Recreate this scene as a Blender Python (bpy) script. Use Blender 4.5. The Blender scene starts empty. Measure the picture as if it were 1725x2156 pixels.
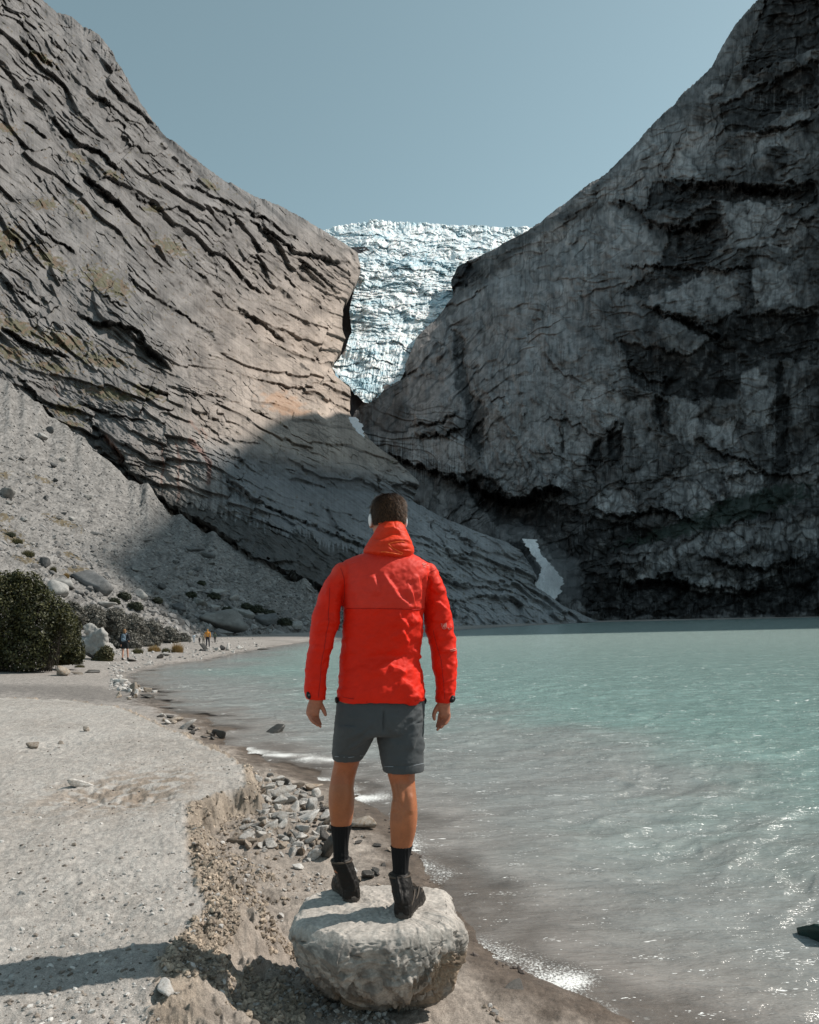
import bpy, bmesh, math, random
import numpy as np
from mathutils import Vector, Matrix
R_ = math.radians
random.seed(7); RNG = np.random.default_rng(11)
S = bpy.context.scene
COL = S.collection

# ---------------------------------------------------------------- camera, sky, sun, exposure
F = 1557.0; CX = 862.0; HY = 1307.0; ROLL = 0.0209; EYE = 1.85; FW, FH = 1725.0, 2156.0
cr, sr = math.cos(ROLL), math.sin(ROLL)
cd = bpy.data.cameras.new("camera"); cam = bpy.data.objects.new("camera", cd); COL.objects.link(cam)
cd.sensor_fit = 'VERTICAL'; cd.sensor_height = 36.0; cd.lens = 36.0*F/FH
cd.shift_y = (HY-FH/2)/FH; cd.shift_x = (FW/2-CX)/FH
cd.clip_start = 0.05; cd.clip_end = 20000
cam.matrix_world = Matrix(((cr, sr, 0, 0), (0, 0, -1, 0), (-sr, cr, 0, EYE), (0, 0, 0, 1)))
S.camera = cam
SUN_EL, SUN_FWD = 45.0, 15.0          # degrees: elevation; azimuth swung from +X towards +Y
e, a = R_(SUN_EL), R_(SUN_FWD)
SD = Vector((math.cos(e)*math.cos(a), math.cos(e)*math.sin(a), math.sin(e)))
ld = bpy.data.lights.new("sun", 'SUN'); ld.energy = 5.0; ld.angle = R_(0.5); ld.color = (1.0, 0.94, 0.86)
sun = bpy.data.objects.new("sun", ld); COL.objects.link(sun)
sun.rotation_euler = SD.to_track_quat('Z', 'Y').to_euler()
W_ = bpy.data.worlds.new("World"); S.world = W_; W_.use_nodes = True
nt = W_.node_tree; nt.nodes.clear()
sky = nt.nodes.new('ShaderNodeTexSky'); sky.sky_type = 'NISHITA'; sky.sun_disc = False
sky.sun_elevation = e; sky.sun_rotation = R_(90-SUN_FWD)
sky.altitude = 300; sky.air_density = 1.0; sky.dust_density = 0.6; sky.ozone_density = 1.2
hs = nt.nodes.new('ShaderNodeHueSaturation'); hs.inputs['Saturation'].default_value = 0.66; hs.inputs['Hue'].default_value = 0.447
bg = nt.nodes.new('ShaderNodeBackground'); bg.inputs[1].default_value = 0.130
wo = nt.nodes.new('ShaderNodeOutputWorld')
nt.links.new(sky.outputs[0], hs.inputs['Color']); nt.links.new(hs.outputs[0], bg.inputs[0]); nt.links.new(bg.outputs[0], wo.inputs[0])
S.view_settings.view_transform = 'Standard'; S.view_settings.look = 'None'
S.view_settings.exposure = 0.0; S.view_settings.gamma = 1.0; S.view_settings.use_curve_mapping = False
S.render.engine = 'CYCLES'; S.cycles.max_bounces = 5; S.cycles.diffuse_bounces = 3; S.cycles.transparent_max_bounces = 12

# ---------------------------------------------------------------- picture <-> world
def W(x, y, Y):
    dx = (x-CX)/F; dz = (HY-y)/F
    return (dx*cr+dz*sr)*Y, Y, EYE+(-dx*sr+dz*cr)*Y
def Wa(P):                       # (...,3) array of (x px, y px, depth)
    dx = (P[..., 0]-CX)/F; dz = (HY-P[..., 1])/F; Y = P[..., 2]
    return np.stack([(dx*cr+dz*sr)*Y, Y, EYE+(-dx*sr+dz*cr)*Y], -1)
def PX(X, Y, Z):
    a = X/Y; b = (Z-EYE)/Y
    return CX+(a*cr-b*sr)*F, HY-(a*sr+b*cr)*F, Y
def G(x, y, z=0.0):              # the point of height z seen at a picture point
    dx = (x-CX)/F; dz = (HY-y)/F
    Y = (z-EYE)/(-dx*sr+dz*cr)
    return ((dx*cr+dz*sr)*Y, Y)
def gy(x, Y, Z):                 # picture point for column x at depth Y with height Z
    dx = (x-CX)/F
    return HY-((Z-EYE)/Y+dx*sr)/cr*F

# ---------------------------------------------------------------- noise
_p = np.random.default_rng(5)
PERM = np.tile(_p.permutation(256), 3)
GR = np.stack([np.cos(_p.random(256)*2*np.pi), np.zeros(256)], -1); _an = _p.random(256)*2*np.pi
GR = np.stack([np.cos(_an), np.sin(_an)], -1); RT = _p.random((256, 4))
def hsh(i, j, s=0):
    return PERM[(PERM[(i+s*37) & 255]+(j & 255)+s*11) & 511]
def pn(x, y, s=0):
    xi = np.floor(x).astype(np.int64); yi = np.floor(y).astype(np.int64); xf = x-xi; yf = y-yi
    u = xf*xf*xf*(xf*(xf*6-15)+10); v = yf*yf*yf*(yf*(yf*6-15)+10)
    def g(a, b):
        k = GR[hsh(xi+a, yi+b, s)]; return k[..., 0]*(xf-a)+k[..., 1]*(yf-b)
    return 1.5*((g(0, 0)*(1-u)+g(1, 0)*u)*(1-v)+(g(0, 1)*(1-u)+g(1, 1)*u)*v)
def fbm(x, y, o=4, s=0, g=0.5, l=2.03):
    t = 0; a = 1.0
    for k in range(o):
        t = t+a*pn(x+k*17.3, y-k*9.1, s+k); x = x*l; y = y*l; a *= g
    return t
def rid(x, y, o=4, s=0, g=0.5):
    t = 0; a = 1.0
    for k in range(o):
        t = t+a*(1-np.abs(pn(x+k*7.7, y+k*3.1, s+k))*2); x = x*2.07; y = y*2.07; a *= g
    return t
def wor(x, y, s=0, jit=0.9):
    xi = np.floor(x).astype(np.int64); yi = np.floor(y).astype(np.int64)
    f1 = np.full(x.shape, 9.0); f2 = np.full(x.shape, 9.0); idx = np.zeros(x.shape, np.int64); lx = np.zeros(x.shape); ly = np.zeros(x.shape)
    for a in (-1, 0, 1):
        for b in (-1, 0, 1):
            h = hsh(xi+a, yi+b, s); r = RT[h]
            dx = x-(xi+a+0.5+(r[..., 0]-0.5)*jit); dy = y-(yi+b+0.5+(r[..., 1]-0.5)*jit); d = dx*dx+dy*dy
            c = d < f1
            f2 = np.where(c, f1, np.minimum(f2, d)); idx = np.where(c, h, idx); lx = np.where(c, dx, lx); ly = np.where(c, dy, ly); f1 = np.where(c, d, f1)
    return np.sqrt(f1), np.sqrt(f2), RT[(idx+91) & 255], lx, ly
def sst(a, b, x):
    t = np.clip((x-a)/(b-a), 0, 1); return t*t*(3-2*t)
def plate(x, y, ang, L, T, s, warp=0.35):
    """elongated slabs along a direction (degrees, picture sense): height of each slab with its tilt, crack mask"""
    c, q = math.cos(R_(ang)), math.sin(R_(ang))
    wx = fbm(x/(L*.6), y/(L*.6), 3, s+40)*warp; wy = fbm(x/(L*.6)+31, y/(L*.6), 3, s+50)*warp
    a = (x*c+y*q)/L+wx; b = (-x*q+y*c)/T+wy
    f1, f2, r, lx, ly = wor(a, b, s)
    h = (r[..., 0]-.5)*0.9+lx*(r[..., 1]-.5)*1.2+ly*(0.55+0.6*r[..., 2])
    return h, np.clip((f2-f1)*6, 0, 1), r
def imb(x, y, ang, L, T, s, w=1.1, gate=.0, sharp=.10):
    """overlapping slabs like exfoliating granite: each rises along its width and breaks off; picture sense angle"""
    c, q = math.cos(R_(ang)), math.sin(R_(ang)); a = x*c+y*q; b = -x*q+y*c
    _, _, rc, _, _ = wor(a/(L*.55)+.25*fbm(a/40, b/40, 2, s+2), b/(L*.30), s+3); n = fbm(a/L, b/(L*.42), 4, s, .48)*w*L*.22/T+(rc[..., 1]-.5)*.9+(rc[..., 2]-.5)*1.4*(a/L-np.floor(a/L))*.6; k = b/T+n; f = k-np.floor(k); i = np.floor(k).astype(np.int64)
    g = pn(a/(L*.75)+RT[hsh(i, i*3, s+5)][..., 0]*50, i*.731, s+6); g = sst(gate-.25, gate+.35, g+.25*RT[hsh(i, i*7, s+9)][..., 1])
    saw = np.where(f < 1-sharp, f/(1-sharp), (1-f)/sharp)
    edge = sst(.0, .10, f)*sst(1., 1-sharp*1.3, f)          # 0 in the joint
    return saw**1.6*g, 1-(1-edge)*g, g
def seg_dist(x, y, pts, closed=False):
    """distance to a polyline and signed side of the nearest piece (positive = right of travel in y-down picture / left in y-up world)"""
    best = np.full(x.shape, 1e9); side = np.zeros(x.shape); tt = np.zeros(x.shape)
    n = len(pts); m = n if closed else n-1
    for i in range(m):
        x0, y0 = pts[i][:2]; x1, y1 = pts[(i+1) % n][:2]; dx, dy = x1-x0, y1-y0; L2 = dx*dx+dy*dy+1e-12
        t = np.clip(((x-x0)*dx+(y-y0)*dy)/L2, 0, 1)
        d = np.hypot(x-x0-t*dx, y-y0-t*dy); c = d < best-1e-9
        cs = (x-x0)*dy-(y-y0)*dx
        best = np.where(c, d, best); side = np.where(c, np.sign(cs), side); tt = np.where(c, (i+t)/m, tt)
    return best, side, tt
def inside(x, y, pts):
    r = np.zeros(x.shape, bool); n = len(pts)
    for i in range(n):
        x0, y0 = pts[i]; x1, y1 = pts[(i+1) % n]
        c = ((y0 > y) != (y1 > y)) & (x < (x1-x0)*(y-y0)/((y1-y0) if y1 != y0 else 1e-9)+x0); r ^= c
    return r
def polymask(x, y, polys, soft=3.0):
    m = np.zeros(x.shape)
    for P in polys:
        xs = [q[0] for q in P]; ys = [q[1] for q in P]; w = (x > min(xs)-12) & (x < max(xs)+12) & (y > min(ys)-12) & (y < max(ys)+12)
        if not w.any(): continue
        d, _, _ = seg_dist(x[w], y[w], P, True); d = np.where(inside(x[w], y[w], P), d, -d); m[w] = np.maximum(m[w], sst(-soft, soft, d))
    return m
def smooth_line(pts, n):
    P = np.array(pts, float); d = np.r_[0, np.cumsum(np.hypot(*(P[1:, :2]-P[:-1, :2]).T))]; d /= d[-1]
    t = np.linspace(0, 1, n); Q = np.stack([np.interp(t, d, P[:, k]) for k in range(P.shape[1])], -1)
    return Q

# ---------------------------------------------------------------- objects, tags, materials
def tag(o, label=None, cat=None, group=None, kind=None):
    if label: o['label'] = label
    if cat: o['category'] = cat
    if group: o['group'] = group
    if kind: o['kind'] = kind
    return o
def link(name, me, mat=None, parent=None):
    o = bpy.data.objects.new(name, me); COL.objects.link(o)
    if mat and not me.materials: me.materials.append(mat)
    if parent: o.parent = parent
    return o
def empty(name, loc=(0, 0, 0), rz=0):
    o = bpy.data.objects.new(name, None); COL.objects.link(o); o.location = loc; o.rotation_euler = (0, 0, rz); o.empty_display_size = .1
    return o
def mesh_np(name, V, Fq, col=None, smooth=True, extra=None):
    """V (n,3); Fq (m,k) faces of one size k"""
    me = bpy.data.meshes.new(name); V = np.ascontiguousarray(V, np.float32); Fq = np.ascontiguousarray(Fq, np.int32); k = Fq.shape[1]
    me.vertices.add(len(V)); me.vertices.foreach_set('co', V.ravel())
    me.loops.add(Fq.size); me.loops.foreach_set('vertex_index', Fq.ravel())
    me.polygons.add(len(Fq)); me.polygons.foreach_set('loop_start', np.arange(0, Fq.size, k, dtype=np.int32))
    me.update(calc_edges=True); me.validate()
    me.polygons.foreach_set('use_smooth', np.full(len(me.polygons), smooth, bool))
    if col is not None:
        c = np.ones((len(V), 4), np.float32); c[:, :3] = col
        at = me.color_attributes.new('Col', 'FLOAT_COLOR', 'POINT'); at.data.foreach_set('color', c.ravel())
    for nm, arr in (extra or {}).items():
        at = me.attributes.new(nm, 'FLOAT', 'POINT'); at.data.foreach_set('value', np.ascontiguousarray(arr, np.float32).ravel())
    return me
def grid_faces(nr, nc, wrap=False):
    i = np.arange(nr-1)[:, None]; j = np.arange(nc if wrap else nc-1)[None, :]; j2 = (j+1) % nc
    a = i*nc+j; b = i*nc+j2; c = (i+1)*nc+j2; d = (i+1)*nc+j
    return np.stack([a, b, c, d], -1).reshape(-1, 4)
def normals(P):
    du = np.gradient(P, axis=1); dv = np.gradient(P, axis=0); n = np.cross(du, dv)
    return n/(np.linalg.norm(n, axis=-1, keepdims=True)+1e-12)
def coons(B, T, Lf, Rt, nu, nv, world=False, uw=None):
    """B,T left to right; Lf,Rt bottom to top; points (x,y,depth) in picture space, log depth interpolated"""
    def prep(P, n, w=None):
        P = np.array(P, float)
        if not world: P = P.copy(); P[:, 2] = np.log(P[:, 2])
        k = 3 if world else 2
        d = np.r_[0, np.cumsum(np.linalg.norm(P[1:, :k]-P[:-1, :k], axis=1))]; d /= d[-1]
        t = np.linspace(0, 1, n)
        return np.stack([np.interp(t, d, P[:, q]) for q in range(3)], -1)
    B = prep(B, nu); T = prep(T, nu); Lf = prep(Lf, nv); Rt = prep(Rt, nv)
    u = np.linspace(0, 1, nu)[None, :, None]; v = np.linspace(0, 1, nv)[:, None, None]
    P = (1-v)*B[None]+v*T[None]+(1-u)*Lf[:, None]+u*Rt[:, None]-((1-u)*(1-v)*B[0]+u*(1-v)*B[-1]+(1-u)*v*T[0]+u*v*T[-1])
    if not world: P[..., 2] = np.exp(P[..., 2])
    return P
class NT:
    def __init__(s, name):
        s.m = bpy.data.materials.new(name); s.m.use_nodes = True; s.t = s.m.node_tree; s.t.nodes.clear()
        s.out = s.n('OutputMaterial')
    def n(s, kind, **kw):
        nd = s.t.nodes.new('ShaderNode'+kind)
        for k, v in kw.items():
            if k in nd.inputs: nd.inputs[k].default_value = v
            else: setattr(nd, k, v)
        return nd
    def l(s, a, b): s.t.links.new(a, b); return b.node
def noise(t, scale, detail=4, rough=.55, vec=None, dist=0):
    n = t.n('TexNoise'); n.inputs['Scale'].default_value = scale; n.inputs['Detail'].default_value = detail; n.inputs['Roughness'].default_value = rough; n.inputs['Distortion'].default_value = dist
    if vec is not None: t.l(vec, n.inputs['Vector'])
    return n.outputs[0]
def ramp(t, src, a, b, ca=(0, 0, 0, 1), cb=(1, 1, 1, 1)):
    r = t.n('ValToRGB'); r.color_ramp.elements[0].position = a; r.color_ramp.elements[1].position = b
    r.color_ramp.elements[0].color = ca; r.color_ramp.elements[1].color = cb; t.l(src, r.inputs[0]); return r.outputs[0]
def g1(v): return (v, v, v, 1)
def mulc(t, a, b, f=1.0, mode='MULTIPLY'):
    m = t.n('MixRGB', blend_type=mode); m.inputs[0].default_value = f
    for s_, x in ((1, a), (2, b)):
        if isinstance(x, (tuple, list)): m.inputs[s_].default_value = (*x[:3], 1)
        else: t.l(x, m.inputs[s_])
    return m.outputs[0]
def coordv(t, obj=True, scale=(1, 1, 1)):
    c = t.n('TexCoord'); o = c.outputs['Object']
    mp = t.n('Mapping'); mp.inputs['Scale'].default_value = scale; t.l(o, mp.inputs['Vector']); return mp.outputs[0]
def simple_mat(name, col=None, rough=.8, scale=20, var=.25, bump=.3, bdist=.01, scale2=None, spec=.3, attr=False, metal=0, sheen=0):
    """procedural material: colour (or the mesh's own colour attribute) broken up by two noises, with bump"""
    t = NT(name); v = coordv(t); p = t.n('BsdfPrincipled'); t.l(p.outputs[0], t.out.inputs[0])
    n1 = noise(t, scale, 6, .65, v); n2 = noise(t, scale2 or scale*.13, 3, .5, v)
    f1 = ramp(t, n1, .3, .7, g1(1-var), g1(1+var)); f2 = ramp(t, n2, .3, .7, g1(1-var*.6), g1(1+var*.6))
    if attr:
        at = t.n('Attribute', attribute_name='Col'); base = at.outputs['Color']
    else: base = col
    c = mulc(t, mulc(t, base, f1), f2); t.l(c, p.inputs['Base Color'])
    p.inputs['Roughness'].default_value = rough; p.inputs['Specular IOR Level'].default_value = spec; p.inputs['Metallic'].default_value = metal
    if sheen: p.inputs['Sheen Weight'].default_value = sheen
    b = t.n('Bump'); b.inputs['Strength'].default_value = bump; b.inputs['Distance'].default_value = bdist
    t.l(n1, b.inputs['Height']); t.l(b.outputs[0], p.inputs['Normal'])
    return t.m
# ================================================================ GROUND
def gp(pts, z): return [G(x, y, z) for x, y in pts]
# shoreline followed from the near right to the far left (picture points at water level)
WL = [(6.5, -6.0), (3.2, 1.2)] + gp([(1500, 2300), (1330, 2150), (1210, 2085), (1100, 2035), (1010, 1975), (940, 1890), (880, 1810), (820, 1722), (745, 1668), (640, 1625), (560, 1600), (500, 1575), (455, 1556), (475, 1536), (410, 1508), (345, 1492), (318, 1478), (322, 1462), (270, 1442), (262, 1420), (330, 1402), (420, 1391), (500, 1374), (560, 1364), (640, 1352)], 0.0)
WL += [(2.0, 118), (20, 170), (60, 258), (200, 275), (400, 270)]
WATER_POLY = WL+[(900, 270), (900, -40), (30, -40)]
# top edge of the eroded sand bank, near to far
BANK = [(-.95, -4.0), (-.85, .5)] + gp([(300, 2300), (330, 2160), (352, 2075), (352, 2035), (385, 1985), (430, 1940), (452, 1900), (420, 1850), (408, 1790), (404, 1725), (402, 1700), (470, 1668), (528, 1655), (520, 1610), (495, 1592), (440, 1570), (380, 1540), (320, 1510), (250, 1482), (150, 1468), (0, 1462), (-400, 1455)], 0.455)
BANK_POLY = BANK+[(-60, 12), (-60, -4)]
def ground_h(x, y, fine=True):
    dw, _, _ = seg_dist(x, y, WL); inw = inside(x, y, WATER_POLY); s = np.where(inw, -dw, dw)
    wob = fbm(x*1.3, y*1.3, 3, 3)*.10; r = np.hypot(x, y)
    s = s+wob*np.clip(r*.15, .5, 3)
    z = np.where(s > 0, .16*(1-np.exp(-s/.75))+.012*np.clip(s, 0, 30), .10*s)
    z = np.where(s < -4, -.4+(s+4)*.25, z); z = np.maximum(z, -6)
    far = sst(16, 30, y)*(s > 0); z = z+far*(.13*sst(0, 6, s))
    db, _, tb = seg_dist(x, y, BANK); inb = inside(x, y, BANK_POLY); b = np.where(inb, db, -db)
    ed = fbm(x*3.2, y*3.2, 4, 8)*.10+fbm(x*11, y*11, 3, 9)*.02
    wdt = .12+.34*sst(5.4, 4.0, y); f = sst(0, 1, (b+ed*1.3*sst(0.7, .2, np.abs(b))+wdt)/(wdt+.04))
    slump = sst(-.75, -.05, b+fbm(x*2.1, y*2.1, 3, 12)*.2)*.10
    top = .455+.02*fbm(x*.9, y*.9, 3, 14)-.10*sst(5.0, 13, y)-.04*sst(.0, .35, b)*0+.05*sst(0, -3.0, x+.5)
    top = top*(1-.0*f)
    # soft far end of the bank melts into the beach
    z = z+(slump*sst(0, .3, s))
    z = np.where(True, z*(1-f)+np.maximum(top, z)*f, z)
    if fine:
        near = sst(40, 8, r)
        z = z+near*(.012*fbm(x*4, y*4, 4, 20)+.004*fbm(x*25, y*25, 3, 21))*np.clip(s*3, .15, 1)
        cl = sst(-.85, -.15, b)*sst(.12, -.02, b)*sst(.1, .4, s)
        z = z+cl*(.028*np.clip(rid(x*7, y*7, 3, 25)-.9, 0, 2)+.02*fbm(x*14, y*14, 4, 26))
        # shallow scuffed hollows on the bank
        for px_, py_, rr, dd in ((210, 1660, .28, .05), (300, 1672, .22, .045), (110, 1560, .5, .03)):
            hx, hy = G(px_, py_, .5); q = np.hypot((x-hx)/rr, (y-hy)/rr/1.5)
            z = z-dd*np.exp(-q*q)*(1+.6*fbm(x*9, y*9, 3, 31))
    return z, s, b
def polar(nr, na, r0, r1, a0, a1, wide=None):
    r = np.exp(np.linspace(math.log(r0), math.log(r1), nr))[:, None]; an = np.linspace(a0, a1, na)[None, :]
    if wide: an = np.r_[np.linspace(wide[0], a0, wide[2])[:-1], an[0], np.linspace(a1, wide[1], wide[2])[1:]][None, :]
    return r*np.sin(an), r*np.cos(an)
def ground_col(x, y, z, s, b):
    n = fbm(x*.8, y*.8, 4, 61); n2 = fbm(x*6, y*6, 4, 62); n3 = fbm(x*30, y*30, 3, 63)
    dry = np.array([.43, .40, .37]); dry2 = np.array([.335, .303, .273]); wet = np.array([.135, .104, .082]); damp = np.array([.275, .236, .203]); soil = np.array([.285, .235, .188])
    t = np.clip(.45+n*.5+n2*.25, 0, 1)[..., None]; c = dry*(1-t)+dry2*t
    f = sst(-.02, .05, b+n2*.03)
    low = damp*(1+.25*n[..., None]+.2*n2[..., None])
    c = c*f[..., None]+low*(1-f[..., None])
    far = (sst(9, 16, y)*(1-f))[..., None]; c = c*(1-far)+np.array([.30, .272, .25])*(1+.15*n2[..., None])*far
    clf = (sst(-.22, -.06, b)*sst(.07, .0, b)*sst(0, .2, s))[..., None]; c = c*(1-clf)+soil*(1+.35*n2[..., None])*clf
    for px_, py_, rr in ((205, 1655, .42), (300, 1668, .3), (345, 1640, .3)):
        hx, hy = G(px_, py_, .5); hq = (np.exp(-(np.hypot((x-hx), (y-hy)*.5)/rr)**2)*sst(-.2, .3, n2+.1)*.75)[..., None]; c = c*(1-hq)+np.array([.27, .21, .16])*hq
    w = sst(.62, .12, s+n2*.12+n*.12)[..., None]*(1-f[..., None]); w = w*(1-.75*sst(14, 24, y)[..., None]); c = c*(1-w)+wet*(1+.3*n2[..., None])*w
    # a damp runnel behind the bank
    q = np.zeros_like(x); dd, _, _ = seg_dist(x, y, [G(-200, 1448, .3), G(0, 1444, .3), G(120, 1442, .3), G(240, 1452, .3)]); q = sst(2.2, .5, dd+n2*.5)[..., None]
    c = c*(1-.35*q)
    c = c*(1+.20*n3[..., None]+.14*fbm(x*13, y*13, 4, 64)[..., None])
    return np.clip(c, .01, .8)
x, y = polar(900, 1150, 1.6, 60, -.62, .62, (-1.25, 1.25, 170))
z, s_, b_ = ground_h(x, y)
c = ground_col(x, y, z, s_, b_)
me = mesh_np('ground', np.stack([x, y, z], -1).reshape(-1, 3), grid_faces(*x.shape), c.reshape(-1, 3), extra={'wetness': sst(.45, .05, s_+.08*fbm(x*5, y*5, 3, 70)).ravel()*(1-sst(-.05, .03, b_)).ravel()})
t = NT('sand'); v = coordv(t); p = t.n('BsdfPrincipled'); t.l(p.outputs[0], t.out.inputs[0])
at = t.n('Attribute', attribute_name='Col'); wt = t.n('Attribute', attribute_name='wetness')
n1 = noise(t, 160, 5, .7, v); n2 = noise(t, 38, 6, .7, v); n3 = noise(t, 420, 2, .6, v); n4 = noise(t, 7, 4, .6, v)
cc = mulc(t, at.outputs['Color'], ramp(t, n1, .32, .66, g1(.62), g1(1.25))); cc = mulc(t, cc, ramp(t, n2, .3, .7, g1(.82), g1(1.16))); cc = mulc(t, cc, ramp(t, n3, .40, .60, g1(.8), g1(1.15))); cc = mulc(t, cc, ramp(t, n4, .3, .7, g1(.9), g1(1.08)))
vo = t.n('TexVoronoi'); vo.inputs['Scale'].default_value = 95; t.l(v, vo.inputs['Vector'])
gr = ramp(t, vo.outputs['Distance'], .10, .17, g1(1), g1(0)); sel = t.n('SeparateColor'); t.l(vo.outputs['Color'], sel.inputs[0])
pick = t.n('Math', operation='GREATER_THAN'); t.l(sel.outputs[0], pick.inputs[0]); pick.inputs[1].default_value = .72
mk = t.n('Math', operation='MULTIPLY'); t.l(gr, mk.inputs[0]); t.l(pick.outputs[0], mk.inputs[1])
tone = ramp(t, sel.outputs[1], .3, .7, (.10, .085, .075, 1), (.46, .44, .42, 1))
mx = t.n('MixRGB'); t.l(mk.outputs[0], mx.inputs[0]); t.l(cc, mx.inputs[1]); t.l(tone, mx.inputs[2]); t.l(mx.outputs[0], p.inputs['Base Color'])
ra = t.n('MapRange'); t.l(wt.outputs['Fac'], ra.inputs[0]); ra.inputs[3].default_value = .92; ra.inputs[4].default_value = .34; t.l(ra.outputs[0], p.inputs['Roughness'])
b1 = t.n('Bump'); b1.inputs['Strength'].default_value = .55; b1.inputs['Distance'].default_value = .008; t.l(n1, b1.inputs['Height'])
b2 = t.n('Bump'); b2.inputs['Strength'].default_value = .6; b2.inputs['Distance'].default_value = .02; t.l(n2, b2.inputs['Height']); t.l(b1.outputs[0], b2.inputs['Normal'])
b3 = t.n('Bump'); b3.inputs['Strength'].default_value = .5; b3.inputs['Distance'].default_value = .006; t.l(mk.outputs[0], b3.inputs['Height']); t.l(b2.outputs[0], b3.inputs['Normal']); t.l(b3.outputs[0], p.inputs['Normal'])
p.inputs['Specular IOR Level'].default_value = .35
SAND = t.m
tag(link('ground', me, SAND), kind='structure')
# the rest of the land, coarse, out to the horizon (behind the camera and under the mountains)
x, y = polar(150, 400, 59.6, 9000, -math.pi, math.pi); z, s_, b_ = ground_h(x, y, False); z = z-.02; c = ground_col(x, y, z, s_, b_)
Vf = np.stack([x, y, z], -1).reshape(-1, 3); Ff = grid_faces(*x.shape)
x, y = polar(60, 240, .3, 60.5, 1.248, 2*math.pi-1.248); z, s_, b_ = ground_h(x, y, False); z = z-.02; c2 = ground_col(x, y, z, s_, b_)
Fb = grid_faces(*x.shape)+len(Vf); Vb = np.stack([x, y, z], -1).reshape(-1, 3)
x, y = polar(8, 60, .2, 1.62, -1.26, 1.26); z, s_, b_ = ground_h(x, y, False); z = z-.01; c3 = ground_col(x, y, z, s_, b_)
Fc = grid_faces(*x.shape)+len(Vf)+len(Vb); Vc = np.stack([x, y, z], -1).reshape(-1, 3)
me = mesh_np('land', np.r_[Vf, Vb, Vc], np.r_[Ff, Fb, Fc], np.r_[c.reshape(-1, 3), c2.reshape(-1, 3), c3.reshape(-1, 3)])
tag(link('land', me, SAND), kind='structure')

# ================================================================ LAKE
def lake(r0, r1, nr, na, a0, a1, wide=None):
    x, y = polar(nr, na, r0, r1, a0, a1, wide)
    dw, _, tw = seg_dist(x, y, WL); inw = inside(x, y, WATER_POLY); s = np.where(inw, dw, -dw)
    r = np.hypot(x, y)
    # wind waves come in from the far right; they are lower where it is shallow
    c, q = math.cos(R_(24)), math.sin(R_(24)); a = x*c+y*q; b = -x*q+y*c
    wx = fbm(x*.35, y*.35, 3, 80)*1.4
    h = .021*rid(a*.28+wx*.2, b*.95+wx, 2, 81)+.015*rid(a*.9, b*2.9+wx*.7, 3, 83)+.006*fbm(a*4, b*9, 3, 86)
    amp = sst(-.1, 2.0, s)*.8+.25
    z = (h-.05)*amp*np.clip(18/r, .5, 1)
    # swash line: a small roll along the edge
    ww = s+.22*fbm(x*.9, y*.9, 3, 88)*np.clip(r/6, .6, 3)+.05*fbm(x*5, y*5, 3, 89)
    n = fbm(x*7, y*7, 4, 90)
    f = np.exp(-((ww-.03)/.05)**2)*.35*sst(-.2, .3, fbm(x*1.4, y*1.4, 2, 92))
    wxx = x+.10*fbm(x*1.6, y*1.6, 3, 93)*np.clip(r/5, .5, 2); wyy = y+.10*fbm(x*1.6+7, y*1.6, 3, 94)*np.clip(r/5, .5, 2)
    for wd, st, pts in ((.40, 1.0, ((490, 1575), (560, 1587), (640, 1597), (710, 1603), (790, 1606))), (.28, 1.0, ((540, 1628), (620, 1637), (700, 1651), (760, 1671), (820, 1708))), (.22, .9, ((820, 1708), (850, 1760), (868, 1808), (885, 1840), (930, 1872))), (.24, 1.05, ((945, 1960), (1010, 1998), (1060, 2025), (1110, 2040), (1150, 2066), (1200, 2078), (1270, 2112))), (.06, .7, ((440, 1538), (500, 1542))), (.05, .7, ((1200, 2078), (1290, 2120), (1340, 2170))), (.07, .6, ((900, 1905), (945, 1960)))):
        d, sd, tt = seg_dist(wxx, wyy, gp(pts, 0)); f = np.maximum(f, np.exp(-(d/wd)**2)*st*sst(0, .12, tt)*sst(1, .85, tt)*(.75+.5*pn(x*3, y*3, 90)))
    # white crests
    cr_ = sst(1.15, 1.75, rid(a*.28+wx*.2, b*.95+wx, 2, 81)*.62+rid(a*.9, b*2.9+wx*.7, 3, 83)*.36)*sst(.0, .5, fbm(x*.6, y*.6, 3, 95))
    f = np.maximum(f, cr_*.5*sst(1.2, 3, s))
    z = z+.012*np.clip(f, 0, 1)*sst(8, 3, r)+.01
    turq = sst(1.4, 7.0, s+1.5*fbm(x*.22, y*.22, 4, 96)+.5*fbm(a*.9, b*2.2, 3, 97))
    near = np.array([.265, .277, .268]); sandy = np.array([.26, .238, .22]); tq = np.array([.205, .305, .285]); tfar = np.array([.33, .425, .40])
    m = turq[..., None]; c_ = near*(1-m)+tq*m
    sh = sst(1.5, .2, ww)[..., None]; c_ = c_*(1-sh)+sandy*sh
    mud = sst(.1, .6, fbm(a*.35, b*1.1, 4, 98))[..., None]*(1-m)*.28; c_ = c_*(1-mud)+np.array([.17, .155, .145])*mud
    fr = sst(9, 70, r)[..., None]; c_ = c_*(1-fr*m)+tfar*fr*m  # far water paler: sky reflection put into the colour
    c_ = c_*(1+.10*fbm(a*.6, b*2.4, 4, 99))[..., None]
    opac = sst(-.06, .02, ww)*(.45+.55*sst(.0, .6, ww+.3*fbm(x*1.1, y*1.1, 3, 100)))
    return x, y, z, c_, np.clip(f, 0, 1), opac
t = NT('lake_water'); v = coordv(t); p = t.n('BsdfPrincipled')
at = t.n('Attribute', attribute_name='Col'); fo = t.n('Attribute', attribute_name='foam'); op = t.n('Attribute', attribute_name='opacity')
mpw = t.n('Mapping'); mpw.inputs['Rotation'].default_value = (0, 0, R_(-22)); mpw.inputs['Scale'].default_value = (.55, 1.6, 1); tc = t.n('TexCoord'); t.l(tc.outputs['Object'], mpw.inputs['Vector']); vw = mpw.outputs[0]
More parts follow.
